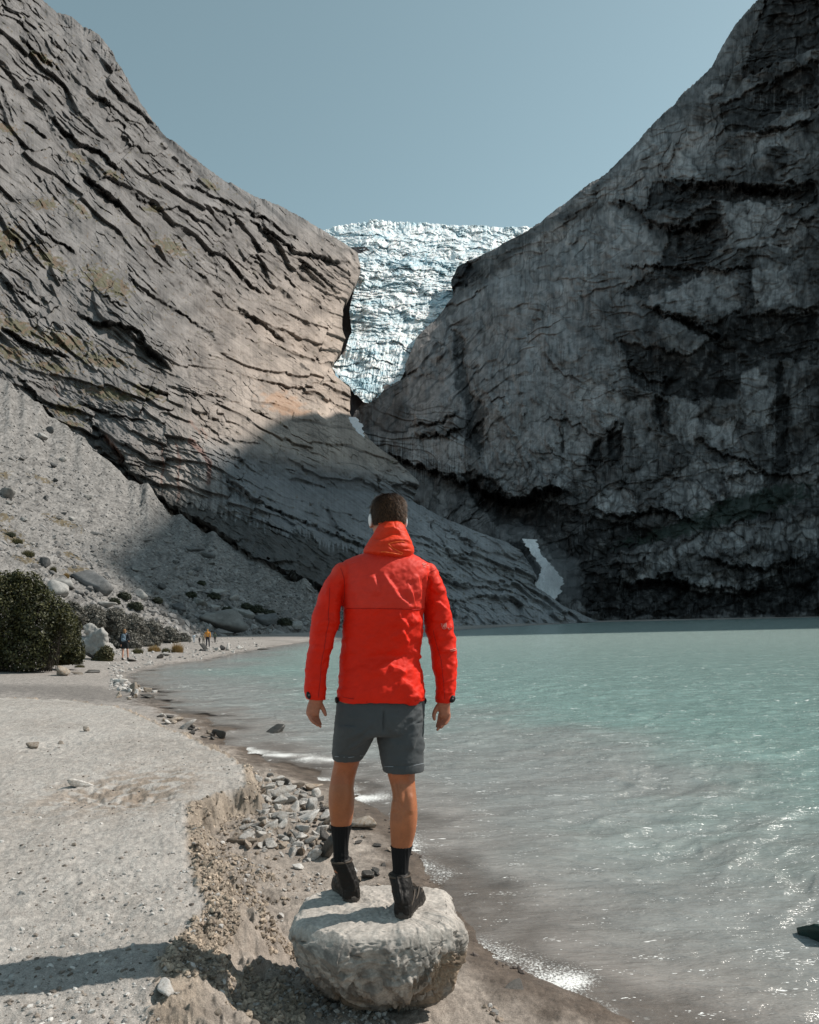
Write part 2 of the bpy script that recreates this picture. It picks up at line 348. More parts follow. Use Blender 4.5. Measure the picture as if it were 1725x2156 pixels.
w1 = noise(t, 2.6, 5, .62, vw, .3); w2 = noise(t, 11, 4, .6, vw, .2); w3 = noise(t, 34, 3, .6, vw)
fn = noise(t, 70, 4, .75, v); fn2 = noise(t, 16, 3, .6, v)
# foam: the attribute eaten into by fine noise; flecks: foam specks and wave glints painted white
ad = t.n('Math', operation='MULTIPLY_ADD'); t.l(fo.outputs['Fac'], ad.inputs[0]); ad.inputs[1].default_value = .47; t.l(fn, ad.inputs[2])
fm = ramp(t, ad.outputs[0], .74, .93)
sp1 = noise(t, 62, 2, .5, vw); sp2 = noise(t, 4.5, 5, .72, vw); sm = t.n('Math', operation='MULTIPLY_ADD'); t.l(sp2, sm.inputs[0]); sm.inputs[1].default_value = 1.25; t.l(sp1, sm.inputs[2]); smh = t.n('Math', operation='MULTIPLY'); t.l(sm.outputs[0], smh.inputs[0]); smh.inputs[1].default_value = .5; sm = smh; fk = ramp(t, sm.outputs[0], .69, .71)
sp3 = noise(t, .8, 5, .7, vw); sm2 = t.n('Math', operation='MULTIPLY_ADD'); t.l(sp3, sm2.inputs[0]); sm2.inputs[1].default_value = 1.5; t.l(noise(t, 8, 2, .5, vw), sm2.inputs[2]); smh2 = t.n('Math', operation='MULTIPLY'); t.l(sm2.outputs[0], smh2.inputs[0]); smh2.inputs[1].default_value = .5; fk2 = ramp(t, smh2.outputs[0], .80, .815)
mxx = t.n('Math', operation='MAXIMUM'); t.l(fm, mxx.inputs[0]); t.l(fk, mxx.inputs[1])
mx3 = t.n('Math', operation='MAXIMUM'); t.l(mxx.outputs[0], mx3.inputs[0]); t.l(fk2, mx3.inputs[1]); mxx = mx3
cc = mulc(t, at.outputs['Color'], ramp(t, w1, .3, .7, g1(.84), g1(1.14))); cc = mulc(t, cc, ramp(t, w2, .3, .7, g1(.88), g1(1.10)))
mx = t.n('MixRGB'); t.l(mxx.outputs[0], mx.inputs[0]); t.l(cc, mx.inputs[1]); mx.inputs[2].default_value = (.82, .82, .80, 1); t.l(mx.outputs[0], p.inputs['Base Color'])
ra = t.n('MapRange'); t.l(mxx.outputs[0], ra.inputs[0]); ra.inputs[3].default_value = .16; ra.inputs[4].default_value = .8; t.l(ra.outputs[0], p.inputs['Roughness'])
p.inputs['IOR'].default_value = 1.33
bs = None
for hgt, d, st in ((w1, .10, .55), (w2, .035, .6), (w3, .010, .5)):
    b = t.n('Bump'); b.inputs['Distance'].default_value = d; b.inputs['Strength'].default_value = st; t.l(hgt, b.inputs['Height'])
    if bs: t.l(bs, b.inputs['Normal'])
    bs = b.outputs[0]
t.l(bs, p.inputs['Normal'])
al = t.n('Math', operation='MAXIMUM'); t.l(op.outputs['Fac'], al.inputs[0]); t.l(mxx.outputs[0], al.inputs[1])
cut = t.n('Math', operation='GREATER_THAN'); t.l(op.outputs['Fac'], cut.inputs[0]); cut.inputs[1].default_value = .001
fin = t.n('Math', operation='MULTIPLY'); t.l(al.outputs[0], fin.inputs[0]); t.l(cut.outputs[0], fin.inputs[1])
tr = t.n('BsdfTransparent'); ms = t.n('MixShader'); t.l(fin.outputs[0], ms.inputs[0]); t.l(tr.outputs[0], ms.inputs[1]); t.l(p.outputs[0], ms.inputs[2]); t.l(ms.outputs[0], t.out.inputs[0])
WATER = t.m
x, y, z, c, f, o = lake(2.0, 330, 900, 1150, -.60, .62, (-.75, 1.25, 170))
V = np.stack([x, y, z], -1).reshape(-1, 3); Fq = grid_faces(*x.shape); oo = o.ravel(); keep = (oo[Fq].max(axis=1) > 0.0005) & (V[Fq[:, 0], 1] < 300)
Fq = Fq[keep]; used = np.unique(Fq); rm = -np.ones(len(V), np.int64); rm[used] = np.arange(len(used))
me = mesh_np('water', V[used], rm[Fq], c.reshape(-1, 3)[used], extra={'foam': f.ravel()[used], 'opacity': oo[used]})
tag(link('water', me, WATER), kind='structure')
x, y, z, c, f, o = lake(2.0, 900, 90, 100, 1.25, 2.3)
me = mesh_np('water', np.stack([x, y, z*.2-.005], -1).reshape(-1, 3), grid_faces(*x.shape), c.reshape(-1, 3), extra={'foam': f.ravel()*0, 'opacity': o.ravel()})
tag(link('water', me, WATER), kind='structure')
# ================================================================ MOUNTAINS
def r1(*p): return [(x/2, y/2) for x, y in p]
def r2(*p): return [(862.5+x/2, y/2) for x, y in p]
def r3(*p): return [(x/2, 673.8+y/2) for x, y in p]
def r4(*p): return [(862.5+x/2, 673.8+y/2) for x, y in p]
t = NT('rock_face'); v = coordv(t); p = t.n('BsdfPrincipled'); t.l(p.outputs[0], t.out.inputs[0])
at = t.n('Attribute', attribute_name='Col'); n1 = noise(t, .6, 7, .7, v); n2 = noise(t, .09, 5, .6, v)
cc = mulc(t, at.outputs['Color'], ramp(t, n1, .3, .7, g1(.80), g1(1.18))); t.l(cc, p.inputs['Base Color'])
p.inputs['Roughness'].default_value = .82; p.inputs['Specular IOR Level'].default_value = .25
b = t.n('Bump'); b.inputs['Strength'].default_value = .35; b.inputs['Distance'].default_value = .6; t.l(n1, b.inputs['Height']); t.l(b.outputs[0], p.inputs['Normal'])
ROCKFACE = t.m
def ledges(x, y, lines, wob=6):
    h = np.zeros_like(x)
    wx = x+fbm(x/16, y/16, 4, 210)*wob*.5; wy = y+fbm(x/16+9, y/16, 4, 211)*wob*.5; dk = np.zeros_like(x)
    for A, Wd, pts in lines:
        xs = [q[0] for q in pts]; ys = [q[1] for q in pts]; m = (x > min(xs)-6*Wd) & (x < max(xs)+6*Wd) & (y > min(ys)-6*Wd) & (y < max(ys)+6*Wd)
        if not m.any(): continue
        d, sd, tt = seg_dist(wx[m], wy[m], pts)
        taper = sst(0, .18, tt)*sst(1, .82, tt)
        ds = d*sd; w2 = Wd*.16*(1+1.2*pn(wx[m]/18, wy[m]/18, 215)); st = sst(-w2, 1.0, ds)
        h[m] += A*taper*(st*np.exp(-np.maximum(ds, 0)/Wd)-.5*(1-st)*np.exp(-np.maximum(-ds-w2, 0)/(Wd*.3)))
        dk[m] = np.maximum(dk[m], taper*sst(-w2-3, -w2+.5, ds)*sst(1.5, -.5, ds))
    return h, dk
def finish(name, P, disp, col, K=1.0, kn=0.0, rough_rim=0, nfade=None, mat=None, back=(0, 0), kind='structure', out=1, ext_right=None, ext_top=None):
    """P picture-space grid, disp in picture px towards the viewer side, then wrap the rim backwards so that the rock has body"""
    if rough_rim:
        P = P.copy(); n_ = P.shape[0]; w__ = sst(.90, 1, np.linspace(0, 1, n_))[:, None]; P[..., 1] -= w__*(rough_rim*(rid(P[..., 0]/9, P[..., 2]*0, 3, 620)-1.3)+1.2*fbm(P[..., 0]/2.2, P[..., 2]*0+3, 2, 621))
    Wd = Wa(P); N = normals(Wd)
    tc_ = np.array([0., 0., EYE])-Wd; N = N*np.sign((N*tc_).sum(-1, keepdims=True)+1e-9)
    tc_ = tc_/np.linalg.norm(tc_, axis=-1, keepdims=True)
    Wd = Wd+(tc_*K+N*kn)*(disp*P[..., 2]/F)[..., None]
    if ext_top is not None:
        rows = []; c_rows = []
        for k, (dy, dd) in enumerate(ext_top):
            r = Wd[-1].copy(); r = r+np.stack([r[:, 0]*dd*.6, r[:, 1]*dd, -np.abs(r[:, 1])*dy], -1); rows.append(r); c_rows.append(col[-1])
        Wd = np.concatenate([Wd, np.array(rows)], 0); col = np.concatenate([col, np.array(c_rows)], 0)
    if ext_right is not None:
        cols = []; cc_ = []
        for k, (dx, dd) in enumerate(ext_right):
            r = Wd[:, -1].copy(); r = r+np.stack([dx*r[:, 1], r[:, 1]*dd, 0*r[:, 1]], -1); cols.append(r); cc_.append(col[:, -1])
        Wd = np.concatenate([Wd, np.stack(cols, 1)], 1); col = np.concatenate([col, np.stack(cc_, 1)], 1)
    me = mesh_np(name, Wd.reshape(-1, 3), grid_faces(Wd.shape[0], Wd.shape[1]), np.clip(col, .004, .9).reshape(-1, 3))
    return tag(link(name, me, mat or ROCKFACE), kind=kind), Wd
def blob(x, y, cx, cy, rx, ry, ang=0):
    c, q = math.cos(R_(ang)), math.sin(R_(ang)); a = (x-cx)*c+(y-cy)*q; b = -(x-cx)*q+(y-cy)*c
    return np.exp(-((a/rx)**2+(b/ry)**2))

# ---- the sunlit wall on the left with the smooth slabs under it
Ltop = [(-170, -300, 320), (-60, -190, 350), (20, -80, 380), (88, -2, 400), (120, 25, 415), (150, 32, 425), (175, 55, 440), (205, 72, 455), (228, 100, 470), (235, 122, 480), (258, 150, 492), (272, 178, 505), (288, 208, 520), (305, 240, 540), (350, 292, 590), (395, 325, 640), (440, 358, 700), (500, 398, 780), (560, 425, 860), (600, 440, 930), (655, 470, 1030), (690, 490, 1120)]
Lright = [(1262, 1309, 262), (1180, 1275, 264), (1135, 1240, 270), (1118, 1195, 280), (1095, 1160, 290), (1060, 1142, 300), (1000, 1118, 325), (920, 1085, 370), (868, 1058, 400), (880, 1018, 425), (850, 985, 445), (790, 938, 500), (752, 900, 560), (737, 870, 600), (736, 816, 660), (706, 790, 700), (697, 768, 730), (718, 738, 780), (726, 712, 810), (720, 690, 835), (721, 648, 880), (736, 618, 920), (758, 572, 970), (753, 533, 1020), (720, 510, 1070), (690, 490, 1120)]
def gz(x, Y, Z): return (x, gy(x, Y, Z), Y)
Lbot = [(-170, 830, 165), (0, 850, 155), (100, 915, 160), (190, 985, 160), (250, 1030, 160), (380, 1115, 150), (480, 1175, 142), (560, 1212, 136), (650, 1262, 130), gz(720, 125, -3), gz(800, 132, -3), gz(900, 150, -3), gz(1000, 178, -3), gz(1120, 215, -3), gz(1262, 262, -3)]
Lleft = [(-170, 830, 165), (-170, 300, 210), (-170, -300, 320)]
P = coons(Lbot, Ltop, Lleft, Lright, 880, 920); x, y = P[..., 0], P[..., 1]
LL = [(7, 22, r1((80, 150), (130, 200), (180, 250), (240, 300))), (7, 18, r1((0, 350), (30, 430), (60, 540))), (13, 30, r1((200, 470), (260, 540), (330, 600), (420, 640), (480, 700), (540, 740))),
      (7, 16, r1((90, 500), (150, 540), (200, 590))), (10, 22, r1((330, 725), (400, 780), (470, 840), (520, 865))), (8, 24, r1((520, 780), (600, 840), (680, 880), (750, 870), (830, 920), (930, 970))),
      (4, 12, r1((590, 750), (680, 720), (750, 720))), (9, 26, r1((720, 770), (830, 790), (900, 830), (1000, 870), (1100, 910), (1200, 980), (1290, 1040))), (6, 14, r1((870, 865), (960, 900), (1040, 925))),
      (13, 30, r1((1020, 900), (1100, 960), (1170, 1000), (1240, 1060), (1290, 1065), (1400, 1095), (1500, 1110))), (9, 24, r1((130, 930), (180, 980), (250, 1020), (340, 1085))),
      (9, 24, r1((860, 1065), (940, 1070), (1000, 1140), (1060, 1200), (1130, 1255))), (8, 22, r1((550, 1170), (620, 1230), (700, 1280), (790, 1340), (870, 1390), (930, 1415))),
      (13, 30, r1((290, 1290), (400, 1360), (500, 1370), (580, 1400), (640, 1480), (740, 1560))), (7, 20, r1((980, 1270), (1050, 1330), (1130, 1380), (1220, 1450))), (5, 14, r1((1190, 1150), (1250, 1220))),
      (5, 16, r1((200, 140), (230, 190), (250, 210))), (5, 18, r1((400, 400), (470, 450), (560, 520))), (5, 16, r1((560, 430), (650, 540), (760, 640), (860, 720))), (6, 18, r1((1240, 1070), (1330, 1150), (1440, 1250))),
      (6, 20, r1((0, 1170), (90, 1230), (180, 1290))), (7, 22, r1((0, 1370), (80, 1420), (180, 1500))), (6, 16, r1((420, 1230), (470, 1270), (540, 1300))), (7, 16, r1((540, 1140), (570, 1200), (620, 1250))),
      (10, 22, r3((0, 20), (100, 90), (200, 130), (320, 160))), (9, 20, r3((500, 20), (600, 100), (680, 170), (740, 220))), (6, 16, r3((570, 260), (660, 300), (730, 325))), (5, 14, r3((930, 490), (1000, 510), (1110, 525))),
      (8, 18, r3((60, 220), (160, 330), (240, 430), (300, 500))), (5, 14, r3((1060, 380), (1140, 400))), (6, 14, r3((1260, 180), (1310, 215))), (5, 12, r3((930, 560), (1040, 600))), (6, 16, r3((320, 340), (480, 400), (640, 430))),
      (34, 55, r3((380, 400), (450, 490), (520, 570), (560, 640), (620, 700), (700, 760), (790, 820), (900, 865), (980, 930), (1080, 1000), (1200, 1060), (1330, 1110), (1460, 1190))),
      (12, 26, r3((930, 640), (1000, 700), (1100, 775), (1250, 840), (1400, 900), (1520, 950), (1650, 1010))), (9, 20, r3((1370, 790), (1420, 870), (1500, 940))), (10, 20, r3((1630, 700), (1725, 690), (1790, 740))),
      (8, 20, r4((0, 700), (80, 850), (180, 1000), (330, 1060))), (6, 16, r4((130, 880), (200, 900), (260, 960))), (8, 20, r4((190, 1180), (300, 1160), (420, 1180), (560, 1230))), (7, 18, r4((60, 1030), (200, 1110), (400, 1140), (560, 1200))), (9, 18, r4((180, 1190), (195, 1260))), (6, 14, r4((560, 1260), (600, 1300)))]
h, dk = ledges(x, y, LL, 7); h = h*1.15
low = sst(620, 900, y+.28*x-60); slab = sst(925, 1000, y-.18*(x-600))*sst(330, 520, x)
u1, v1, w1 = imb(x, y, 47, 420, 52, 301, .42, -.1); u2, v2, w2 = imb(x, y, 43, 170, 19, 302, .45, -.15); u3, v3, w3 = imb(x, y, 40, 60, 7, 303, .55, -.1, .2)
u4, v4, w4 = imb(x, y, 22, 300, 36, 304, .5, -.1); u5, v5, w5 = imb(x, y, 26, 120, 14, 305, .55, -.15); u6, v6, w6 = imb(x, y, 18, 50, 6, 306, .6, -.1, .2)
lw = low; hi = 1-low; sm = 1-.25*slab
zz = .22+.78*sst(-.18, .22, fbm(x/120, y/85, 3, 357)+.1*fbm(x/30, y/30, 2, 358)); v2, v3, v5, v6 = 1-(1-v2)*zz, 1-(1-v3)*zz, 1-(1-v5)*zz, 1-(1-v6)*zz; h = h+(hi*(u1*15+zz*(u2*6.5+u3*1.8))+lw*(u4*12+zz*(u5*5.4+u6*1.8))*sm)+fbm(x/90, y/90, 3, 307)*10+fbm((x+y)/40, (y-x)/12, 5, 308)*2.6
u7, v7, w7 = imb(x, y, 64, 60, 13, 341, .6, .12, .3); pz = sst(-.1, .35, fbm(x/70, y/60, 3, 343)); h = h+u7*2.6*pz
f1_, f2_, rf, lx_, ly_ = wor((x*.72+y*.69)/24+.3*fbm(x/30, y/30, 2, 344), (y*.72-x*.69)/10, 345); br_ = sst(.05, .4, fbm(x/55, y/40, 3, 346)); h = h+br_*((rf[..., 0]-.5)*4+ly_*3*rf[..., 1]); v8 = 1-br_*sst(.13, .02, f2_-f1_)*.75
jt = np.minimum(v8, 1-(1-v7)*pz*.8)*np.minimum(hi*np.minimum.reduce([v1, v2, .35+.65*v3])+lw*np.minimum.reduce([v4, v5, .35+.65*v6]), 1)
slr = sst(720, 850, x)*sst(930, 990, y); us, vs, ws = imb(x, y, 30, 240, 46, 350, .7, -.3); ut, vt, wt_ = imb(x, y, 38, 90, 15, 351, .7, -.15); h = h+slr*(us*17+ut*6); jt = np.minimum(jt+.2*slab, 1)*(1-slr*.5*(1-vs))*(1-slr*.4*(1-vt))
broke = blob(x, y, 190, 110, 70, 30, 50)*sst(1.2, .2, 0); q_ = sst(12, 0, seg_dist(x, y, [(q[0], q[1]) for q in Ltop[5:14]])[0]-10)
h = h+q_*(rid(x/13, y/30, 3, 308)*5)
stri = fbm((x*.80+y*.60)/70, (-x*.60+y*.80)/3.2, 4, 311); stri2 = fbm(x/3.0, y/85+.3*fbm(x/40, y/40, 2, 313), 3, 312)
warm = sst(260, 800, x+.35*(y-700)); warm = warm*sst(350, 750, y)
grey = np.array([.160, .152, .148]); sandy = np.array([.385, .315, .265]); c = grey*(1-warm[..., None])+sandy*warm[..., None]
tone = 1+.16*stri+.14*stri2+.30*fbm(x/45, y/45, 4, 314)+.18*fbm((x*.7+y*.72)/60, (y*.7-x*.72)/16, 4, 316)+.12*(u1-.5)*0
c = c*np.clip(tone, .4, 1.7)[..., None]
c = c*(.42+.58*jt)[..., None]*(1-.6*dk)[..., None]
sl = (slab*1.0)[..., None]; c = c*(1-sl)+((.82+.45*slr)[..., None]*np.array([.215, .218, .224])*np.clip(1+.22*stri+.2*fbm(x/40, y/30, 4, 315)+.15*stri2, .4, 1.6)[..., None])*sl
# lichen and grass on the ledges
veg = np.zeros_like(x)
for bx, by, rx, ry, an in ((40, 690, 70, 16, 20), (130, 720, 70, 18, 12), (215, 760, 55, 14, 10), (20, 745, 40, 14, 20), (110, 775, 45, 12, 10), (140, 865, 35, 13, 0), (150, 895, 30, 8, 0), (15, 510, 30, 30, 30), (110, 550, 45, 14, 30), (215, 590, 45, 24, 35), (235, 370, 22, 8, 20), (440, 390, 24, 8, 30), (160, 330, 25, 8, 30), (320, 440, 18, 8, 0), (360, 520, 40, 16, 20), (90, 125, 30, 9, 30), (10, 270, 30, 8, 20), (95, 430, 26, 12, 0), (250, 610, 26, 20, 30), (170, 440, 30, 8, 40), (230, 830, 60, 14, 10), (310, 830, 40, 10, 20)):
    veg = np.maximum(veg, blob(x, y, bx, by, rx, ry, an))
veg = sst(.30, .52, veg*.62+.36*fbm(x/9, y/6, 4, 320)+.12); vn = fbm(x/14, y/14, 3, 321)[..., None]
c = c*(1-.75*veg[..., None])+np.where(vn > -.15, np.array([.075, .068, .030]), np.array([.15, .095, .045]))*(1+.5*vn)*.75*veg[..., None]
# rust and soot-black seepage streaks down the rounded nose
for wd, colr, st, pts in ((5, (.13, .045, .028), .9, r3((680, 520), (690, 600), (690, 680), (695, 760))), (6, (.12, .042, .025), .9, r3((745, 520), (758, 580), (755, 660), (760, 780))), (13, (.15, .05, .03), .95, r3((800, 510), (850, 560), (885, 610), (880, 690))),
                          (11, (.04, .035, .033), .9, r3((880, 690), (885, 760), (890, 830))), (10, (.04, .034, .03), .85, r3((930, 650), (935, 740), (925, 860))), (6, (.045, .04, .038), .8, r3((1010, 730), (1020, 800), (1030, 900))), (5, (.05, .045, .04), .7, r3((1060, 770), (1060, 860))),
                          (16, (.17, .065, .035), .85, r3((450, 500), (490, 540), (510, 590))), (6, (.16, .07, .05), .8, r3((525, 650), (545, 690))), (6, (.16, .07, .05), .8, r3((570, 660), (600, 720))), (7, (.17, .09, .07), .7, r3((230, 280), (250, 320))), (8, (.17, .09, .07), .7, r3((370, 290), (430, 310))),
                          (9, (.2, .10, .07), .6, r3((800, 430), (840, 480))), (8, (.2, .10, .07), .6, r3((850, 460), (870, 500))), (9, (.06, .055, .05), .8, r3((1140, 930), (1160, 1000), (1180, 1070))), (12, (.055, .05, .05), .7, r3((1380, 800), (1400, 860), (1420, 900))), (10, (.05, .045, .045), .8, r3((960, 660), (970, 800), (985, 900)))):
    d, sd, tt = seg_dist(x+2.5*fbm(x/10, y/14, 2, 330), y, pts); k = sst(wd*.60, wd*.15, d+2.4*fbm(x/2.5, y/25, 2, 331))[..., None]*st*.62; c = c*(1-k)+np.array(colr)*k
# wet rock under the overhang, its black shade put into the colour
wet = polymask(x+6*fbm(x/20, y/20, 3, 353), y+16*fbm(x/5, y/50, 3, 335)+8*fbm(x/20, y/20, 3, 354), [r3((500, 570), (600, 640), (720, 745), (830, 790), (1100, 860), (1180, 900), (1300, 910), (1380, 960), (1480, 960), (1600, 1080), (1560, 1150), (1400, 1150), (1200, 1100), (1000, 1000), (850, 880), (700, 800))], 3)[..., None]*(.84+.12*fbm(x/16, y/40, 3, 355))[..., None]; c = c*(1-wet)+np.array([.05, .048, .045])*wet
or_ = sst(.4, .8, blob(x, y, 600, 850, 60, 30, 20)+.3*fbm(x/20, y/12, 3, 337))[..., None]*.5; c = c*(1-or_)+np.array([.42, .24, .14])*or_
c = c*.95
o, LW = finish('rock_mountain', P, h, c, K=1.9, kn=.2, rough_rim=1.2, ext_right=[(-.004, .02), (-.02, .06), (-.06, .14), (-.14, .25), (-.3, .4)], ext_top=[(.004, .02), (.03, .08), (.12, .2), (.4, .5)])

# ---- scree fan below the wall
Sbot = [gz(-260, 40, .5), gz(-100, 44, .5), gz(60, 52, .5), gz(200, 60, .45), gz(330, 72, .4), gz(440, 86, .35), gz(560, 100, .3), gz(660, 112, -.4), gz(730, 122, -1.5)]
Stop = [(-260, 660, 175), (-100, 730, 162), (0, 800, 150), (60, 842, 150), (110, 880, 152), (190, 942, 150), (245, 985, 149), (300, 1032, 146), (370, 1083, 142), (470, 1146, 136), (560, 1192, 131), (650, 1240, 127), (730, 1290, 124)]
P = coons(Sbot, Stop, [Sbot[0], Stop[0]], [Sbot[-1], Stop[-1]], 560, 460); x, y = P[..., 0], P[..., 1]
f1, f2, r, lx, ly = wor(x/9, y/6, 401); g1_, g2_, r2_, _, _ = wor(x/3.2, y/2.3, 402)
v_ = np.linspace(0, 1, 460)[:, None]
coarse = sst(.6, .0, v_+.25*fbm(x/60, y/40, 3, 405))
h = (1-f1)*(r[..., 0] > .6)*5*(.4+coarse)+(1-g1_)*(r2_[..., 0] > .4)*2.2+fbm(x/70, y/50, 4, 403)*5+fbm(x/12, y/8, 3, 404)*1.1
h = h*sst(0, .05, v_)
P[..., 1] += sst(.6, 1, v_)*(16*fbm(x/48, x*0, 2, 415)-4)
c = np.array([.335, .318, .302])*(1+.18*fbm(x/30, y/22, 4, 406)+.55*(r[..., 2]-.5)*(r[..., 0] > .6)+.55*(r2_[..., 3]-.5)+.10*fbm((x*.85+y*.6)/60, (y*.85-x*.6)/5, 3, 407))[..., None]
veg = np.zeros_like(x)
for bx, by, rx, ry, an in ((130, 1100, 45, 9, 20), (25, 1130, 45, 16, 25), (60, 1180, 40, 9, 15), (150, 1170, 30, 7, 20), (10, 1090, 20, 12, 0), (90, 1010, 30, 6, 20), (160, 1200, 30, 10, 0), (10, 1000, 16, 10, 0)): veg = np.maximum(veg, blob(x, y, bx, by, rx, ry, an))
veg = sst(.38, .6, veg*.6+.34*fbm(x/8, y/5, 4, 410)+.1)[..., None]*.8; c = c*(1-veg)+np.array([.17, .125, .055])*(1+.4*fbm(x/6, y/6, 3, 411)[..., None])*veg
o, SW = finish('scree_slope', P, h, c*.56, K=1.2, kn=.3)

# ---- the great shaded wall on the right
Rtop = [(1122, 482, 1300), (1150, 462, 1270), (1185, 440, 1220), (1205, 420, 1190), (1240, 395, 1130), (1270, 372, 1080), (1300, 350, 1020), (1330, 312, 950), (1370, 272, 890), (1405, 232, 840), (1430, 212, 800), (1440, 195, 780), (1490, 150, 720), (1510, 125, 700), (1522, 95, 680), (1550, 50, 650), (1590, 5, 620), (1640, -45, 600), (1720, -130, 590), (1900, -300, 560)]
Rleft = [gz(1130, 275, -3), (1100, 1240, 300), (1075, 1180, 320), (990, 1130, 350), (880, 1070, 430), (840, 1020, 470), (770, 940, 540), (735, 895, 620), (752, 862, 690), (775, 838, 720), (790, 822, 740), (840, 800, 770), (862, 752, 820), (880, 712, 880), (920, 672, 950), (955, 625, 1020), (950, 590, 1060), (965, 562, 1090), (1010, 552, 1110), (1040, 535, 1150), (1070, 512, 1200), (1122, 482, 1300)]
Rbot = [gz(1130, 275, -3), gz(1262, 272, -3), gz(1500, 275, -3), gz(1725, 272, -3), gz(1900, 262, -3)]
Rright = [gz(1900, 262, -3), (1900, 1000, 330), (1900, 600, 400), (1900, 100, 480), (1900, -300, 560)]
P = coons(Rbot, Rtop, Rleft, Rright, 900, 940); x, y = P[..., 0], P[..., 1]
u_ = np.linspace(0, 1, 900)[None, :]; v_ = np.linspace(0, 1, 940)[:, None]
RL = [(22, 40, r2((1725, 800), (1500, 800), (1330, 765), (1250, 775), (1130, 790), (1040, 740))[::-1]), (18, 34, r2((970, 1280), (1060, 1310), (1180, 1350), (1260, 1395), (1360, 1450))), (20, 50, r2((800, 850), (900, 850), (980, 880), (1010, 930), (1100, 960), (1220, 950), (1300, 900))),
      (14, 26, r4((0, 440), (100, 440), (210, 380))), (12, 18, r4((0, 485), (130, 495), (250, 445))), (20, 24, r4((-100, 560), (0, 600), (150, 650), (260, 690))), (40, 60, r4((240, 660), (330, 720), (450, 760), (560, 720), (700, 700))),
      (8, 16, r4((540, 430), (650, 420), (730, 450), (790, 500))), (10, 18, r4((820, 520), (850, 450), (890, 430))), (9, 18, r4((540, 560), (600, 560), (660, 600))), (14, 24, r4((760, 800), (900, 830), (1050, 800), (1250, 870))), (12, 20, r4((1300, 690), (1450, 640), (1600, 660), (1725, 640))),
      (18, 26, r4((900, 1110), (1040, 1090), (1200, 1120), (1400, 1140), (1560, 1120))), (16, 24, r4((1200, 980), (1350, 1040), (1500, 1050), (1700, 980))), (10, 20, r2((870, 1120), (1000, 1120), (1200, 1130), (1340, 1140), (1500, 1120))), (12, 26, r2((1450, 560), (1560, 540), (1725, 500))), (10, 22, r2((1500, 1000), (1620, 960), (1725, 900))),
      (9, 18, r4((560, 130), (640, 230), (760, 270))), (9, 18, r4((900, 160), (960, 230), (1040, 260), (1160, 240))), (8, 16, r4((330, 340), (400, 330), (410, 400))), (10, 20, r4((1180, 470), (1300, 560), (1420, 600), (1500, 640)))]
h, dk = ledges(x, y, RL, 16)
for bx, by, rx, ry, an, dd in ((1030, 1060, 120, 30, 25, -34), (990, 840, 26, 120, -10, -16), (1130, 1085, 90, 30, 15, -26), (1500, 460, 130, 40, -40, -16), (1580, 150, 90, 60, -45, -14), (1550, 760, 120, 60, 0, -10), (1480, 1250, 220, 22, 0, -12), (1250, 1180, 90, 60, 0, -10), (1130, 890, 60, 90, 0, 12), (1290, 850, 70, 60, 0, 14), (1480, 1060, 90, 45, 0, 12), (1600, 840, 80, 60, 0, 10), (1100, 620, 60, 80, 30, 8), (1250, 480, 70, 50, -40, 10), (1420, 1170, 160, 34, -12, 16), (1280, 1215, 80, 24, -10, 12)):
    h = h+dd*blob(x, y, bx, by, rx, ry, an)
left = sst(1200, 960, x-.1*(y-800)); strat = sst(1010, 960, x)*sst(820, 880, y)*sst(1030, 990, y)
wx = x+14*fbm(x/60, y/60, 3, 501); wy = y+14*fbm(x/60, y/60, 3, 502)
ca, sa = math.cos(R_(-55)), math.sin(R_(-55)); A1 = wx*ca+wy*sa; B1 = -wx*sa+wy*ca
bil = np.abs(fbm(A1/150, B1/60, 3, 503, .35)); bil2 = np.abs(fbm(wx/46, wy/60, 3, 504, .4))
u1, v1, w1 = imb(x, y, -52, 220, 44, 505, 1.0, -.15); u2, v2, w2 = imb(x, y, -48, 80, 12, 506, 1.3, 0., .16)
u4, v4, w4 = imb(x, y, -12, 170, 46, 507, 2.0, -.05); u5, v5, w5 = imb(x, y, 8, 90, 20, 508, 1.8, 0.)
f1, f2, rr, lx, ly = wor(wx/52, wy/74, 511); blk = sst(.0, .22, f2-f1)
g1_, g2_, rr2, _, _ = wor(wx/22, wy/30, 512); blk2 = sst(0, .3, g2_-g1_)
rough = sst(930, 1000, y)*sst(980, 1100, x)
h = h+bil*30+bil2*8+left*(u1*11+u2*3.2)*(1-strat)+(1-left)*(u4*7+u5*3.2+(rr[..., 0]-.5)*9*blk+lx*(rr[..., 1]-.5)*14)+rough*((1-g1_)*7+(rr2[..., 0]-.5)*6)+fbm(x/14, y/14, 3, 513)*.9
s1, sc, sw = imb(x, y, 14, 240, 15, 509, .8, -.2); h = h+s1*5*strat
jt = np.minimum.reduce([.4+.6*(1-left+left*v1), .6+.4*(1-left+left*v2), .55+.45*(left+(1-left)*v4), .72+.28*(left+(1-left)*v5), .72+.28*blk*(1-left)+left, sst(0, .05, bil)*.5+.5])
jt = np.minimum(jt, 1-.8*strat*(1-sc)); jt = np.where(rough > .5, np.minimum(jt, .45+.55*blk2), jt)
foot = sst(1150, 1230, y)*sst(1180, 1260, x); w1_, w2_, wr, _, _ = wor(x/34+.4*fbm(x/30, y/30, 2, 511), y/20, 510); h = h+foot*(1-w1_)*9
steep = sst(0, .03, v_)*sst(1, .97, u_)
rimf = sst(1.0, .985, v_)*.8+.2
h = h*steep*rimf
H_PRE = h
pol = np.array([.255, .25, .252]); dark = np.array([.030, .029, .030]); lite = np.array([.50, .50, .505])
stv = fbm(x/3.6+.5*fbm(x/20, y/30, 2, 522), y/70, 4, 521); st2 = fbm(x/10, y/120, 3, 523)
